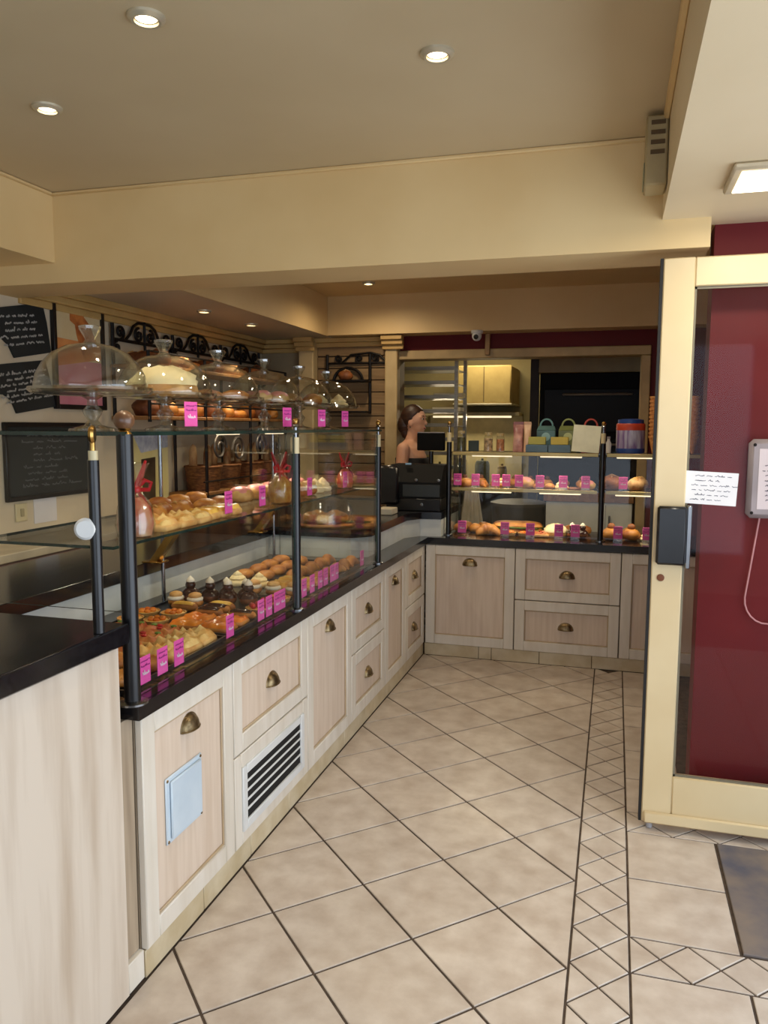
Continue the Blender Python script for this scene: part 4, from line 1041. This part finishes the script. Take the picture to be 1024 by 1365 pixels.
put('bottle', G().lathe([(0, 0), (.017, 0), (.018, .06), (.009, .08), (.009, .09), (0, .09)], 14).mesh('b', WHITEP), t)
put('cap', G().lathe([(0, .09), (.011, .09), (.011, .105), (0, .105)], 12).mesh('c', GREYP), t)
t = thing('sweet_tub', 'round tub with blue lid and red band on the shelf', 'tub', (fx(840, 5.28), 5.28, S2))
R_ = .088
put('tub', G().lathe([(0, 0), (R_ * .93, 0), (R_, .012), (R_, .145), (0, .145)], 30).mesh('t', mat('tub_clear_white', (205, 208, 226), .3, c2=(120, 96, 150), scale=14, stretch=(3, 3, .4))), t)
put('red_band', G().lathe([(R_ * 1.005, .145), (R_ * 1.01, .15), (R_ * 1.01, .18), (R_ * .96, .188), (0, .188)], 30).mesh('rb', mat('tub_red', (204, 74, 48), .4)), t)
put('lid', G().lathe([(0, .188), (R_ * .9, .188), (R_ * .9, .212), (R_ * .5, .218), (0, .218)], 30).mesh('l', mat('tub_blue', (38, 74, 150), .4)), t)
put('base_band', G().lathe([(R_ * .945, .001), (R_ * 1.012, .013), (R_ * 1.012, .03), (R_ * 1.0, .031)], 30).mesh('bb', MATS['tub_blue']), t)
# cones
CONE = mat('wafer_cone', (214, 152, 86), .6, c2=(180, 112, 56), scale=60, bump=.4)
cnm = G().lathe([(0, 0), (.008, .002), (.030, .098), (.033, .1), (.033, .112), (.026, .112), (.006, .01), (0, .008)], 16).mesh('cone', CONE)
for px, y, lb in ((871, 5.24, 'nested wafer cone in the stack beside the door edge'), (923, 5.24, 'nested wafer cone in the stack behind the door glass')):
    for i in range(11): tag(put('wafer_cone', cnm, None, (fx(px, y), y, SH2 + .001 + i * .0245)), lb, 'cone', 'wafer cones ' + ('beside' if px < 900 else 'behind') + ' the door')

# ================================================================ TILL AND SCREEN
cr = thing('cash_register', 'bulky black cash register on the raised corner platform', 'cash register', (-1.27, 5.12, .945))
bx('cash_drawer', BLACKM, (-.185, .185, -.10, .22, 0, .085), cr, .006)
g = G(); g.prism([(-.1, .085), (.22, .085), (.22, .30), (.02, .30), (-.1, .19)], -.185, .185)
hs = put('housing', g.mesh('h', mat('till_black', (16, 17, 18), .7, spec=.2)), cr); hs.rotation_euler = (R(90), 0, R(90))
bx('rear_screen', BLACKM, (-.24, -.09, -.14, -.10, .04, .30), cr, .02)
bx('front_plate', mat('till_grey', (44, 50, 52), .4), (-.07, .18, -.104, -.1, .095, .175), cr, .002)
for x, z in ((.06, .045), (.02, .205), (.17, .205)):
    put('lock', G().lathe([(0, 0), (.011, 0), (.01, .006), (0, .007)], 14).mesh('k', STEELK), cr, (x, -.1 if z < .1 else -.09, z), (R(90), 0, 0))
bx('keypad_display', mat('lcd', (150, 190, 226), .3), (-.075, -.035, -.02, .0, .30, .312), cr, .002)
tm = thing('till_screen', 'black flat screen on a stand behind the cash register', 'monitor', (at_y(575, 592, 5.5).x, 5.5, .945))
put('stand', G().lathe([(0, 0), (.07, 0), (.068, .008), (.018, .016), (.016, .38), (0, .38)], 18).mesh('s', BLACKM), tm)
bx('screen', OVENB, (-.10, .10, -.02, .015, .385, .51), tm, .006)
bx('top_edge', GREYP, (-.098, .098, -.018, .013, .51, .516), tm)
tag(bx('receipt_box', mat('receipt', (206, 196, 172), .6), (-1.43, -1.33, 4.72, 4.86, .946, .985), None, .004), 'flat cream box lying left of the cash register', 'box')

# ================================================================ PERSON
def person(loc, rotz):
    g = G()
    def limb(pts, rs, n=14):
        P = []; Q = []
        for i in range(len(pts) - 1):
            for k_ in range(6):
                t = k_ / 6; P.append(Vector(pts[i]).lerp(Vector(pts[i + 1]), t)); Q.append(rs[i] + (rs[i + 1] - rs[i]) * t)
        P.append(Vector(pts[-1])); Q.append(rs[-1]); g.tube(P, Q, n)
        for p, r in ((pts[0], rs[0]), (pts[-1], rs[-1])): g.blob(p, r, r, r, 12, 8)
    # facing +x.  torso of stacked ellipses
    secs = [(.86, .115, .165, 0), (.93, .112, .168, 0), (1.0, .095, .14, .005), (1.07, .09, .125, .01), (1.14, .10, .135, .012), (1.21, .115, .15, .012),
            (1.28, .108, .16, .0), (1.34, .085, .165, -.008), (1.375, .062, .12, -.01), (1.395, .05, .06, -.008)]
    vs = []; fs = []; n = 20
    for z, a, b, ox in secs:
        for i in range(n):
            t = 2 * PI * i / n; vs.append((ox + a * math.cos(t), b * math.sin(t), z))
    for j in range(len(secs) - 1):
        for i in range(n): k_ = (i + 1) % n; fs.append((j * n + i, j * n + k_, (j + 1) * n + k_, (j + 1) * n + i))
    fs.append(tuple(range(n))[::-1]); fs.append(tuple((len(secs) - 1) * n + i for i in range(n))); g._add(vs, fs)
    for s in (-1, 1): g.blob((.085, s * .062, 1.20), .052, .058, .055, 14, 10)
    limb([(-.008, 0, 1.36), (.006, 0, 1.43), (.014, 0, 1.47)], [.056, .046, .047])
    # head
    g.blob((.02, 0, 1.555), .088, .070, .098, 24, 18)
    g.blob((.045, 0, 1.500), .056, .052, .066, 18, 12)
    g.blob((.076, 0, 1.465), .022, .026, .02, 12, 8)
    g.tube([(.100, 0, 1.553), (.116, 0, 1.522), (.108, 0, 1.512)], [.007, .011, .008], 8)
    g.blob((.099, 0, 1.493), .010, .018, .006, 10, 6); g.blob((.097, 0, 1.482), .010, .016, .006, 10, 6)
    for s in (-1, 1):
        g.blob((.012, s * .070, 1.525), .018, .008, .028, 12, 10); g.blob((.085, s * .034, 1.57), .018, .022, .010, 10, 8)
    # arms: upper arm hangs, forearms forward to the till
    for s in (-1, 1):
        sh_, el, wr = (-.008, s * .165, 1.335), (-.02, s * .205, 1.08), (.19, s * .15, 1.03)
        limb([sh_, el], [.050, .040]); limb([el, wr], [.040, .027])
        hx = Vector(wr)
        g.blob((hx.x + .045, hx.y, hx.z - .002), .046, .036, .016, 14, 8)
        for k_ in range(4):
            y0 = hx.y + (k_ - 1.5) * .017; L = (.062, .072, .068, .054)[k_]
            limb([(hx.x + .078, y0, hx.z), (hx.x + .078 + L * .5, y0, hx.z - .006), (hx.x + .078 + L, y0, hx.z - .026)], [.009, .0085, .0075], 8)
        limb([(hx.x + .02, hx.y - s * .03, hx.z), (hx.x + .05, hx.y - s * .052, hx.z - .008), (hx.x + .075, hx.y - s * .056, hx.z - .02)], [.011, .010, .008], 8)
    # legs
    for s in (-1, 1):
        limb([(0, s * .085, .88), (.01, s * .09, .47)], [.088, .058]); limb([(.01, s * .09, .47), (-.005, s * .09, .30), (-.02, s * .09, .075)], [.056, .054, .036])
        g.blob((.04, s * .09, .035), .125, .042, .034, 16, 8, 0, 8, 0, 1.)
    me = g.mesh('body', SKIN, 180)
    t = thing('person', 'person behind the till with pinned brown hair and black strapless top', 'person', loc, rotz)
    o = put('body', me, t)
    rm = o.modifiers.new('merge', 'REMESH'); rm.mode = 'VOXEL'; rm.voxel_size = .0062; rm.use_smooth_shade = True
    sm_ = o.modifiers.new('soft', 'SMOOTH'); sm_.factor = .5; sm_.iterations = 3
    # hair: cap, bun and hairline
    h = G()
    vs = []; fs = []; nu, nv = 36, 24
    for j in range(nv + 1):
        ph = -PI / 2 + PI * j / nv
        for i in range(nu):
            a = 2 * PI * i / nu
            x = .008 + .095 * math.cos(a) * math.cos(ph); y = .0755 * math.sin(a) * math.cos(ph); z = 1.568 + .099 * math.sin(ph)
            zh = 1.462 if x < -.03 else 1.462 + (x + .03) / .03 * .07 if x < 0 else 1.532 + x / .09 * .085
            if z < zh: x = .01 + (x - .01) * .82; y *= .82; z = 1.56 + (z - 1.56) * .85
            k_ = 1 + .018 * noise.noise(Vector((x * 30, y * 60, z * 30)))
            vs.append((x * k_, y * k_, 1.55 + (z - 1.55) * k_))
    for j in range(nv):
        for i in range(nu): q = (i + 1) % nu; fs.append((j * nu + i, j * nu + q, (j + 1) * nu + q, (j + 1) * nu + i))
    h._add(vs, fs)
    h.blob((-.055, 0, 1.515), .055, .062, .075, 18, 12, .1, 10, 2)
    h.blob((-.05, 0, 1.46), .036, .045, .05, 14, 10, .1, 10, 4)
    put('hair', h.mesh('hair', HAIR, 120), t)
    for s in (-1, 1):
        e = put('eye', G().blob((0, 0, 0), .008, .011, .0065, 12, 8).mesh('eye', mat('eye_white', (232, 226, 220), .3)), t, (.094, s * .031, 1.556))
        put('iris', G().blob((0, 0, 0), .004, .0062, .006, 10, 8).mesh('iris', mat('iris', (50, 34, 24), .2)), e, (.008, 0, 0))
        put('eyebrow', G().tube([(.101, s * .016, 1.574), (.099, s * .032, 1.579), (.088, s * .048, 1.574)], .0035, 6).mesh('brow', HAIR), t)
        put('earring', G().blob((0, 0, 0), .005, .005, .006, 10, 8).mesh('er', STEELK), t, (.014, s * .077, 1.495))
    put('lips', G().blob((.103, 0, 1.487), .008, .019, .007, 12, 8).mesh('lips', mat('lips', (178, 92, 84), .4)), t)
    # strapless black top and trousers: shells slightly outside the body
    def shell(secs_, name, m):
        gg = G(); v2 = []; f2 = []; n2 = 28
        for z, a, b, ox in secs_:
            for i in range(n2):
                tt = 2 * PI * i / n2; bust = .03 * max(0, math.cos(tt)) * math.exp(-((z - 1.2) / .07) ** 2) * abs(math.sin(tt * 1.0)) * 2
                v2.append((ox + (a + bust) * math.cos(tt), b * math.sin(tt), z))
        for j in range(len(secs_) - 1):
            for i in range(n2): k_ = (i + 1) % n2; f2.append((j * n2 + i, j * n2 + k_, (j + 1) * n2 + k_, (j + 1) * n2 + i))
        put(name, gg._add(v2, f2).mesh(name, m, 180), t)
    shell([(.90, .122, .178, 0), (.95, .120, .176, 0), (1.0, .106, .152, .005), (1.07, .101, .138, .01), (1.14, .113, .148, .012), (1.20, .128, .162, .014), (1.262, .126, .169, .008), (1.268, .118, .160, .006)], 'strapless_top', TOPB)
    gg = G()
    for s in (-1, 1): gg.tube([(0, s * .085, .92), (.005, s * .088, .7), (.012, s * .09, .47), (-.004, s * .09, .3), (-.018, s * .09, .085)], [.102, .088, .070, .066, .060], 18)
    gg.lathe([(.12, .84), (.124, .92), (.12, .96)], 24); put('trousers', gg.mesh('tr', JEANS, 180), t)
    for s in (-1, 1): put('shoe', G().blob((.04, s * .09, .036), .135, .05, .042, 18, 10, 0, 8, 0, .86).mesh('shoe', BLACKM), t)
    return t
PX = at_y(549, 560, 5.78)
person((PX.x, 5.78, 0), R(-4))

# ================================================================ LEFT WALL
WX = -2.85
def wall_poly(name, pxs, m, th, label, cat, rows, seed):
    """a board lying on the left wall with the outline seen in the photograph"""
    P = [at_x(px, py, WX + .012) for px, py in pxs]
    cy = sum(p.y for p in P) / len(P); cz = sum(p.z for p in P) / len(P)
    t = thing(name, label, cat, (WX + .002, cy, cz), R(90))
    g = G(); g.T = Matrix.Rotation(R(90), 4, 'X'); g.prism([(p.y - cy, p.z - cz) for p in P], 0, th)
    put('board', g.mesh('b', m), t)
    w = max(p.y for p in P) - min(p.y for p in P); h = max(p.z for p in P) - min(p.z for p in P)
    s = put('chalk_writing', scribble(w * .74, h * .62, rows, seed, th=.0075, amp=.55, fill=(.75, .98), left=.02).mesh('w', CHALK), t, (w * .03, -th - .0005, h * .06))
    s.rotation_euler = (0, R(-9), 0)
    return t
wall_poly('menu_board', [(-16, 452), (2, 450), (12, 460), (20, 477), (68, 470), (62, 430), (56, 404), (-16, 411)], CHALKB, .012, 'wavy edged chalkboard menu above the other wavy one', 'chalkboard', 5, 3)
wall_poly('menu_board', [(-16, 524), (6, 526), (16, 534), (23, 551), (74, 542), (68, 512), (60, 480), (-16, 487)], CHALKB, .012, 'wavy edged chalkboard menu below the other wavy one', 'chalkboard', 6, 8)
t = thing('framed_poster', 'tall black framed poster with orange figure shape and pink foot', 'picture', (WX + .002, 3.74, 1.89), R(90))
g = G(); g.box(-.215, -.19, -.025, 0, -.305, .295, .003); g.box(.19, .215, -.025, 0, -.305, .295, .003); g.box(-.19, .19, -.025, 0, -.305, -.28, .003); g.box(-.19, .19, -.025, 0, .27, .295, .003)
put('frame', g.mesh('f', mat('frame_black', (24, 18, 18), .4)), t)
sh = bx('print', mat('poster_cream', (226, 206, 160), .6, c2=(220, 196, 146)), (-.19, .19, -.010, -.002, -.28, .27), t)
g = G()
g.quad((-.19, -.0105, -.28), (.19, -.0105, -.28), (.19, -.0105, -.04), (-.19, -.0105, -.04)); put('pink_field', g.mesh('pf', mat('poster_pink', (222, 150, 160), .6, c2=(206, 124, 140), scale=5)), sh)
g = G(); g.quad((-.19, -.0107, -.08), (.19, -.0107, -.02), (.19, -.0107, .06), (-.19, -.0107, .07)); put('orange_field', g.mesh('of', mat('poster_orange', (224, 150, 84), .6, c2=(204, 110, 60), scale=8)), sh)
g = G(); g.T = Matrix.Translation((0, -.0109, 0)) @ Matrix.Rotation(R(90), 4, 'X')
pts = [(.16, .02), (.15, .08), (.10, .16), (.05, .20), (.03, .235), (-.03, .245), (-.07, .215), (-.07, .17), (-.03, .15), (-.02, .10), (.0, .05), (.04, -.03), (.10, -.02)]
g._add([(x, z, 0) for x, z in pts], [tuple(range(len(pts)))], False)
put('figure_shape', g.mesh('fg', mat('poster_figure', (214, 132, 62), .6, c2=(164, 84, 40), scale=14)), sh)
t = thing('menu_board', 'wide framed chalkboard seen through the end glass of the case', 'chalkboard', (WX + .002, 3.475, 1.318), R(90))
bx('board', CHALKB, (-.305, .305, -.014, 0, -.185, .185), t)
g = G(); g.box(-.31, .31, -.022, 0, .172, .195, .003); g.box(-.31, .31, -.022, 0, -.195, -.172, .003); g.box(-.325, -.303, -.022, 0, -.195, .195, .003); g.box(.303, .325, -.022, 0, -.195, .195, .003)
put('frame', g.mesh('f', MATS['frame_black']), t)
put('chalk_writing', scribble(.5, .3, 9, 12, th=.004, amp=.5, fill=(.6, .98)).mesh('w', mat('faint_chalk', (110, 112, 110), .9)), t, (0, -.0145, 0))
p = at_x(27, 683, WX); t = thing('switch_plate', 'small cream switch plate below the framed chalkboard', 'switch', (WX + .001, p.y, p.z), R(90))
bx('plate', IVORY, (-.04, .04, -.01, 0, -.045, .045), t, .003); bx('rocker', mat('rocker', (180, 168, 130), .5), (-.012, .012, -.016, -.01, -.02, .02), t, .002)
p = at_x(60, 678, WX); tag(bx('wall_paper', PAPER, (WX + .001, WX + .004, p.y - .085, p.y + .085, p.z - .07, p.z + .07)), 'sheet of white paper pinned beside the switch plate', 'paper')
p = at_x(203, 622, WX + .02); t = thing('painted_reflection', 'painted street reflection, bright yellow with dark doorway, beside the bread rack', 'painted reflection', (WX + .002, p.y + .02, p.z), R(90))  # street reflection in the case glass, painted on a sheet at the wall
bx('sheet', mat('reflection_yellow', (246, 236, 176), .6, c2=(236, 222, 150), scale=5), (-.20, .19, -.004, 0, -.22, .22), t)
g = G(); g.quad((-.12, -.0045, .09), (.19, -.0045, .12), (.19, -.0045, .215), (-.2, -.0045, .2)); put('reflected_pale_band', g.mesh('h', mat('reflection_blue', (222, 230, 240), .6, c2=(178, 188, 214), scale=22)), t)
g = G(); g.quad((-.11, -.0046, -.21), (.03, -.0046, -.21), (.04, -.0046, .06), (-.12, -.0046, .05)); put('reflected_doorway', g.mesh('d', mat('reflection_dark', (92, 80, 58), .6, c2=(60, 50, 36), scale=10)), t)

# ---- wrought iron bread rack on the left wall
rk = thing('bread_rack', 'long wrought iron bread rack with scrolled crest on the left wall', 'rack', (WX, 0, 0), R(90))
Y0, Y1 = 4.02, 5.98
def spiral(cx, cz, r0, turns, a0, s=1, n=26):
    return [(cx + r0 * (1 - .82 * i / n) * math.cos(a0 + s * turns * 2 * PI * i / n), cz + r0 * (1 - .82 * i / n) * math.sin(a0 + s * turns * 2 * PI * i / n)) for i in range(n + 1)]
def iron(name, polys, r, parent, y, m=IRON):
    g = G()
    for P in polys: g.tube([(x, y, z) for x, z in P], r, 7)
    return put(name, g.mesh(name, m), parent)
for i, y in enumerate((Y0, 4.67, 5.33, Y1)):
    for d in (-.03, -.262): put('upright', G().tube([(y, d, .945 if i else 1.52), (y, d, 2.09 if d > -.1 else 1.93)], .011, 8).mesh('up', IRON), rk)
iron('top_rail', [[(Y0, 2.0), (Y1, 2.0)]], .010, rk, -.03)
for k_ in range(3):
    a = Y0 + k_ * .653; c = a + .327; P = []
    P.append(spiral(a + .075, 2.045, .042, 1.5, -PI / 2, 1)); P.append(spiral(a + .578, 2.045, .042, 1.5, -PI / 2, -1))
    P.append([(a + .12, 2.0), (a + .17, 2.04), (a + .21, 2.095), (a + .26, 2.118), (c, 2.12)]); P.append([(a + .533, 2.0), (a + .483, 2.04), (a + .443, 2.095), (a + .393, 2.118), (c, 2.12)])
    P.append(spiral(c - .062, 2.045, .044, 1.4, PI / 2, 1)); P.append(spiral(c + .062, 2.045, .044, 1.4, PI / 2, -1)); P.append([(c, 1.96), (c, 2.14)])
    P.append(spiral(a + .04, 1.955, .034, 1.3, PI / 2, 1)); P.append(spiral(a + .613, 1.955, .034, 1.3, PI / 2, -1))
    iron('crest_scroll', P, .009, rk, -.03)
    if not k_: continue
    Q = [spiral(c - .13, 1.35, .10, 1.6, 0, 1), spiral(c + .15, 1.33, .10, 1.6, PI, -1)]
    iron('large_scroll', Q, .009, rk, -.255, mat('grey_iron', (120, 116, 112), .45, .6))
for z in (1.06, 1.555, 1.855):
    ya = 4.62 if z < 1.2 else Y0
    put('shelf', G().box(ya - .01, Y1 + .01, -.27, -.012, z - .022, z, .004).mesh('sh', WOODS), rk)
    iron('front_rail', [[(ya, z + .07), (Y1, z + .07)]], .006, rk, -.268)
iron('side_scroll', [spiral(Y1 + .07, 1.88, .07, 1.6, PI, 1)], .009, rk, -.03)
def bread(kind, y, z, x, rot, label, group, sc=1., name=None): place(kind, (x, y, z + .001), rot, sc, label, 'bread', group, name)
rr_ = random.Random(3)
for i in range(11): bread(('brown_loaf', 'round_loaf', 'country_loaf', 'ring_loaf')[i % 4], Y0 + .12 + i * .172, 1.855, WX + .145, R(rr_.uniform(-10, 10)) , ('dark brown slashed loaf on the upper rack shelf', 'round crusty loaf on the upper rack shelf', 'floured long loaf on the upper rack shelf', 'ring shaped loaf on the upper rack shelf')[i % 4],
                                 ('brown loaves', 'round loaves', 'floured loaves', 'ring loaves')[i % 4] + ' on the upper rack shelf', (.85, .95, .8, .85)[i % 4])
for i in range(10): bread(('round_loaf', 'short_loaf', 'ring_loaf', 'bun')[i % 4], Y0 + .14 + i * .19, 1.555, WX + .145, R(rr_.uniform(-30, 30)), ('round crusty loaf on the middle rack shelf', 'short golden loaf on the middle rack shelf', 'ring shaped loaf on the middle rack shelf', 'round golden bun on the middle rack shelf')[i % 4],
                                 ('round loaves', 'short loaves', 'ring loaves', 'golden buns')[i % 4] + ' on the middle rack shelf', (.95, 1.2, .95, 1.5)[i % 4])
KIND['bread_basket'] = [('basket', me1(G().lathe([(0, 0), (.105, 0), (.125, .16), (.117, .16), (.098, .010), (0, .010)], 24, 0, 0, .02, 24), 'bk', WICK)), ('rim', me1(G().tube([(.122 * math.cos(2 * PI * i / 24), .122 * math.sin(2 * PI * i / 24), .16) for i in range(25)], .010, 8, False), 'rm', WICK))]
for i in range(4):
    yb = (4.835, 5.12, 5.5, 5.79)[i]
    place('bread_basket', (WX + .145, yb, 1.061), 0, 1., 'brown wicker basket with baguettes on the lowest rack shelf', 'basket', 'wicker baskets on the lowest rack shelf')
    for k_ in range(2):
        o = place('country_loaf', (WX + .105 + k_ * .075, yb + (k_ - .5) * .06, 1.225), 0, (1.0, .5, .5), 'baguette standing upright in a wicker basket', 'bread', 'baguettes standing in wicker baskets', 'baguette')
        o.rotation_euler = (0, R(-89 + rr_.uniform(-1, 1)), 0)

# ---- small iron rack on the slatted boards
r2 = thing('wall_rack', 'dark iron shelf rack with scroll crest on the slatted boards', 'rack', (-2.25, 6.07, 0))
for x in (0, .36): put('upright', G().tube([(x, -.02, 1.60), (x, -.02, 2.07)], .013, 8).mesh('u', IRON), r2)
iron('crest_scroll', [[(0, 2.0), (.5, 2.0)], spiral(.09, 2.035, .032, 1.4, -PI / 2, 1), spiral(.27, 2.035, .032, 1.4, -PI / 2, -1), spiral(.40, 2.035, .032, 1.4, -PI / 2, 1), [(.12, 2.0), (.2, 2.065), (.36, 2.08), (.44, 2.06), (.5, 2.005)]], .0085, r2, -.02)
for z in (1.62, 1.86):
    put('shelf_bar', G().box(-.01, .37, -.16, -.008, z - .014, z, .003).mesh('sb', IRON), r2)
iron('arch', [[(.06 + .12 * (1 - math.cos(PI * i / 14)), 1.862 + .10 * math.sin(PI * i / 14)) for i in range(15)]], .012, r2, -.03)
place('round_loaf', (-2.07, 5.98, 1.861), 0, .7, 'dark round loaf on the small iron wall rack', 'bread')

# ================================================================ KITCHEN BEHIND THE OPENING
tr = thing('tray_rack', 'tall metal rack of baking trays seen in the kitchen', 'rack', (-1.62, 6.75, 0))
for x in (-.33, .33):
    for y in (-.2, .2): put('upright', G().box(x - .015, x + .015, y - .015, y + .015, 0, 2.15).mesh('u', STEEL), tr)
trm = G().box(-.32, .32, -.22, .22, 0, .012, .003).box(-.32, .32, -.225, -.215, .0, .03).mesh('t', STEEL)
for i in range(16): put('tray', trm, tr, (0, 0, .2 + i * .118))
for i, (px, py) in enumerate(((596, 520), (594, 529))):
    pz = at_y(px, py, 6.5)
    tag(bx('paper_stack', mat('stack_paper', (238, 228, 190), .6), (pz.x - .12, pz.x + .12, 6.34, 6.50, .2 + (13 - i) * .118 - .118 * 0 + .013, .2 + (13 - i) * .118 + .045)), ['pale paper stack on the upper tray of the rack', 'pale paper stack on the tray below'][i], 'paper stack')
for o in bpy.data.objects:
    if o.name.startswith('paper_stack'): o.location.y = .2
ca = at_y(645, 508, 7.6)
t = thing('wall_cupboard', 'boxy ochre wall cupboard on the kitchen wall', 'cupboard', (ca.x, 8.29, ca.z - .05))
bx('body', mat('ochre_box', (182, 156, 90), .6, c2=(168, 142, 78)), (-.29, .26, -.68, 0, -.16, .20), t, .01)
bx('underside_lip', IVORY, (-.30, .27, -.69, 0, -.175, -.16), t, .003)
bx('door_seam', mat('seam', (120, 98, 56), .6), (-.004, .004, -.684, -.68, -.15, .19), t)
b1 = at_y(636, 552, 7.7)
t = thing('kitchen_shelf', 'long pale shelf with lit splashback on the kitchen wall', 'shelf', (b1.x, 8.29, 0))
bx('board', mat('pale_shelf', (226, 206, 150), .5), (-.60, .38, -.35, 0, 1.61, 1.645), t, .004)
ks = bx('added_fill_strip', STRIP, (-.5, .3, -.33, -.30, 1.59, 1.61), t, .003)  # strip added under the shelf to brighten the splashback
l = light('added_fill_light', 'AREA', (-.1, -.315, 1.58), 5, (1., .86, .6), (R(-25), 0, 0), shape='RECTANGLE', size=.8, size_y=.03); l.parent = t
bx('splashback', mat('splash_cream', (236, 216, 156), .5), (-.60, .38, -.012, 0, .925, 1.608), t)
bx('worktop', STEEL, (-.60, .38, -.6, 0, .88, .92), t, .004); bx('cupboard_front', mat('grey_front', (74, 70, 62), .5), (-.59, .37, -.57, 0, 0, .88), t)
for i, (dx, c, h, r) in enumerate(((-.42, (120, 112, 74), .16, .06), (-.2, (196, 178, 122), .22, .07), (.02, (110, 108, 74), .2, .075), (.22, (204, 176, 130), .15, .05))):
    o = thing('kitchen_canister', ('squat olive canister on the kitchen worktop', 'tall cream canister on the kitchen worktop', 'tall olive canister on the kitchen worktop', 'small cream canister on the kitchen worktop')[i], 'canister', (b1.x + dx, 7.95, .921))
    put('can', G().lathe([(0, 0), (r, 0), (r, h), (r * .9, h + .01), (0, h + .01)], 20).mesh('c', mat('can%d' % i, c, .5)), o)
    put('lid', G().lathe([(0, h + .01), (r * .95, h + .01), (r * .8, h + .035), (.012, h + .04), (.012, h + .06), (0, h + .06)], 20).mesh('l', mat('canl%d' % i, tuple(int(v * .8) for v in c), .5)), o)
ov = thing('deck_oven', 'large black oven with steel handle in the kitchen', 'oven', (-.22, 6.95, 0))
bx('cabinet', OVENB, (-.42, .46, 0, .9, .0, 1.955), ov, .006)
bx('hood', mat('hood_beige', (150, 128, 82), .5), (-.44, .48, -.02, .9, 1.958, 2.14), ov, .006)
for i in range(3):
    z = .62 + i * .42
    d = bx('oven_door', mat('oven_glass', (9, 9, 10), .45, c2=(6, 6, 7), spec=.2), (-.38, .42, -.02, 0, z, z + .36), ov, .004)
    put('handle', G().tube([(-.22, -.02, z + .315), (-.22, -.06, z + .315), (.34, -.06, z + .315), (.34, -.02, z + .315)], .011, 8).mesh('h', STEEL), d)
put('jamb_post', G().box(-.50, -.43, -.02, .05, 0, 2.15).mesh('j', mat('dark_jamb', (42, 30, 22), .6)), ov)
fr = thing('low_fridge', 'white low fridge with wooden top behind the far case', 'fridge', (-.08, 6.30, 0))
bx('body', WHITEV, (-.43, .22, 0, .5, .05, .92), fr, .006); bx('wooden_top', WOODS, (-.45, .23, -.02, .5, .92, .995), fr, .004)
bx('door_seam', GREYP, (.02, .026, -.003, 0, .08, .9), fr); bx('handle', STEELK, (.045, .06, -.025, 0, .6, .82), fr, .003); bx('foot_plinth', DARKV, (-.41, .20, .02, .48, 0, .05), fr)
db = thing('flour_bin', 'dark grey flour bin standing left of the low fridge', 'bin', (-.75, 6.5, 0))
put('drum', G().lathe([(0, 0), (.2, 0), (.22, .86), (0, .86)], 26).mesh('d', mat('bin_grey', (70, 66, 58), .5)), db); put('lid', G().lathe([(.23, .86), (.23, .885), (.18, .9), (0, .905)], 26).mesh('l', mat('bin_lid', (84, 78, 66), .5)), db)
ck = at_y(635, 675, 5.72)
t = thing('white_apron', 'white cloth apron hanging on the tray rack', 'apron', (-1.12, 6.40, 0))
vs = []; fs = []
for j in range(9):
    for i in range(13):
        u = i / 12 - .5; v_ = j / 8; vs.append((u * (.10 + .16 * v_), .018 * math.sin(u * 22 + v_ * 2) * (.3 + v_), 1.02 - .5 * v_))
for j in range(8):
    for i in range(12): q = j * 13 + i; fs.append((q, q + 1, q + 14, q + 13))
ap = put('cloth', G()._add(vs, fs).mesh('c', mat('cloth_white', (206, 198, 176), .9)), t); sd_ = ap.modifiers.new('thick', 'SOLIDIFY'); sd_.thickness = .004
put('loop', G().tube([(0, 0, 1.02), (.02, .0, 1.08), (0, .02, 1.12), (-.02, 0, 1.08), (0, 0, 1.02)], .004, 6).mesh('l', MATS['cloth_white']), t)
kl = thing('kitchen_light', 'flat ceiling lamp lighting the kitchen', 'ceiling light', (-1.2, 7.4, 2.5))
bx('housing', WHITEP, (-.3, .3, -.08, .08, -.04, 0), kl, .005); bx('diffuser', mat('kl_diff', (255, 236, 190), .5, emit=4.), (-.28, .28, -.07, .07, -.048, -.04), kl, .003)
l = light('kitchen_lamp', 'AREA', (0, 0, -.06), 15, (1., .88, .66), shape='RECTANGLE', size=.56, size_y=.14); l.parent = kl
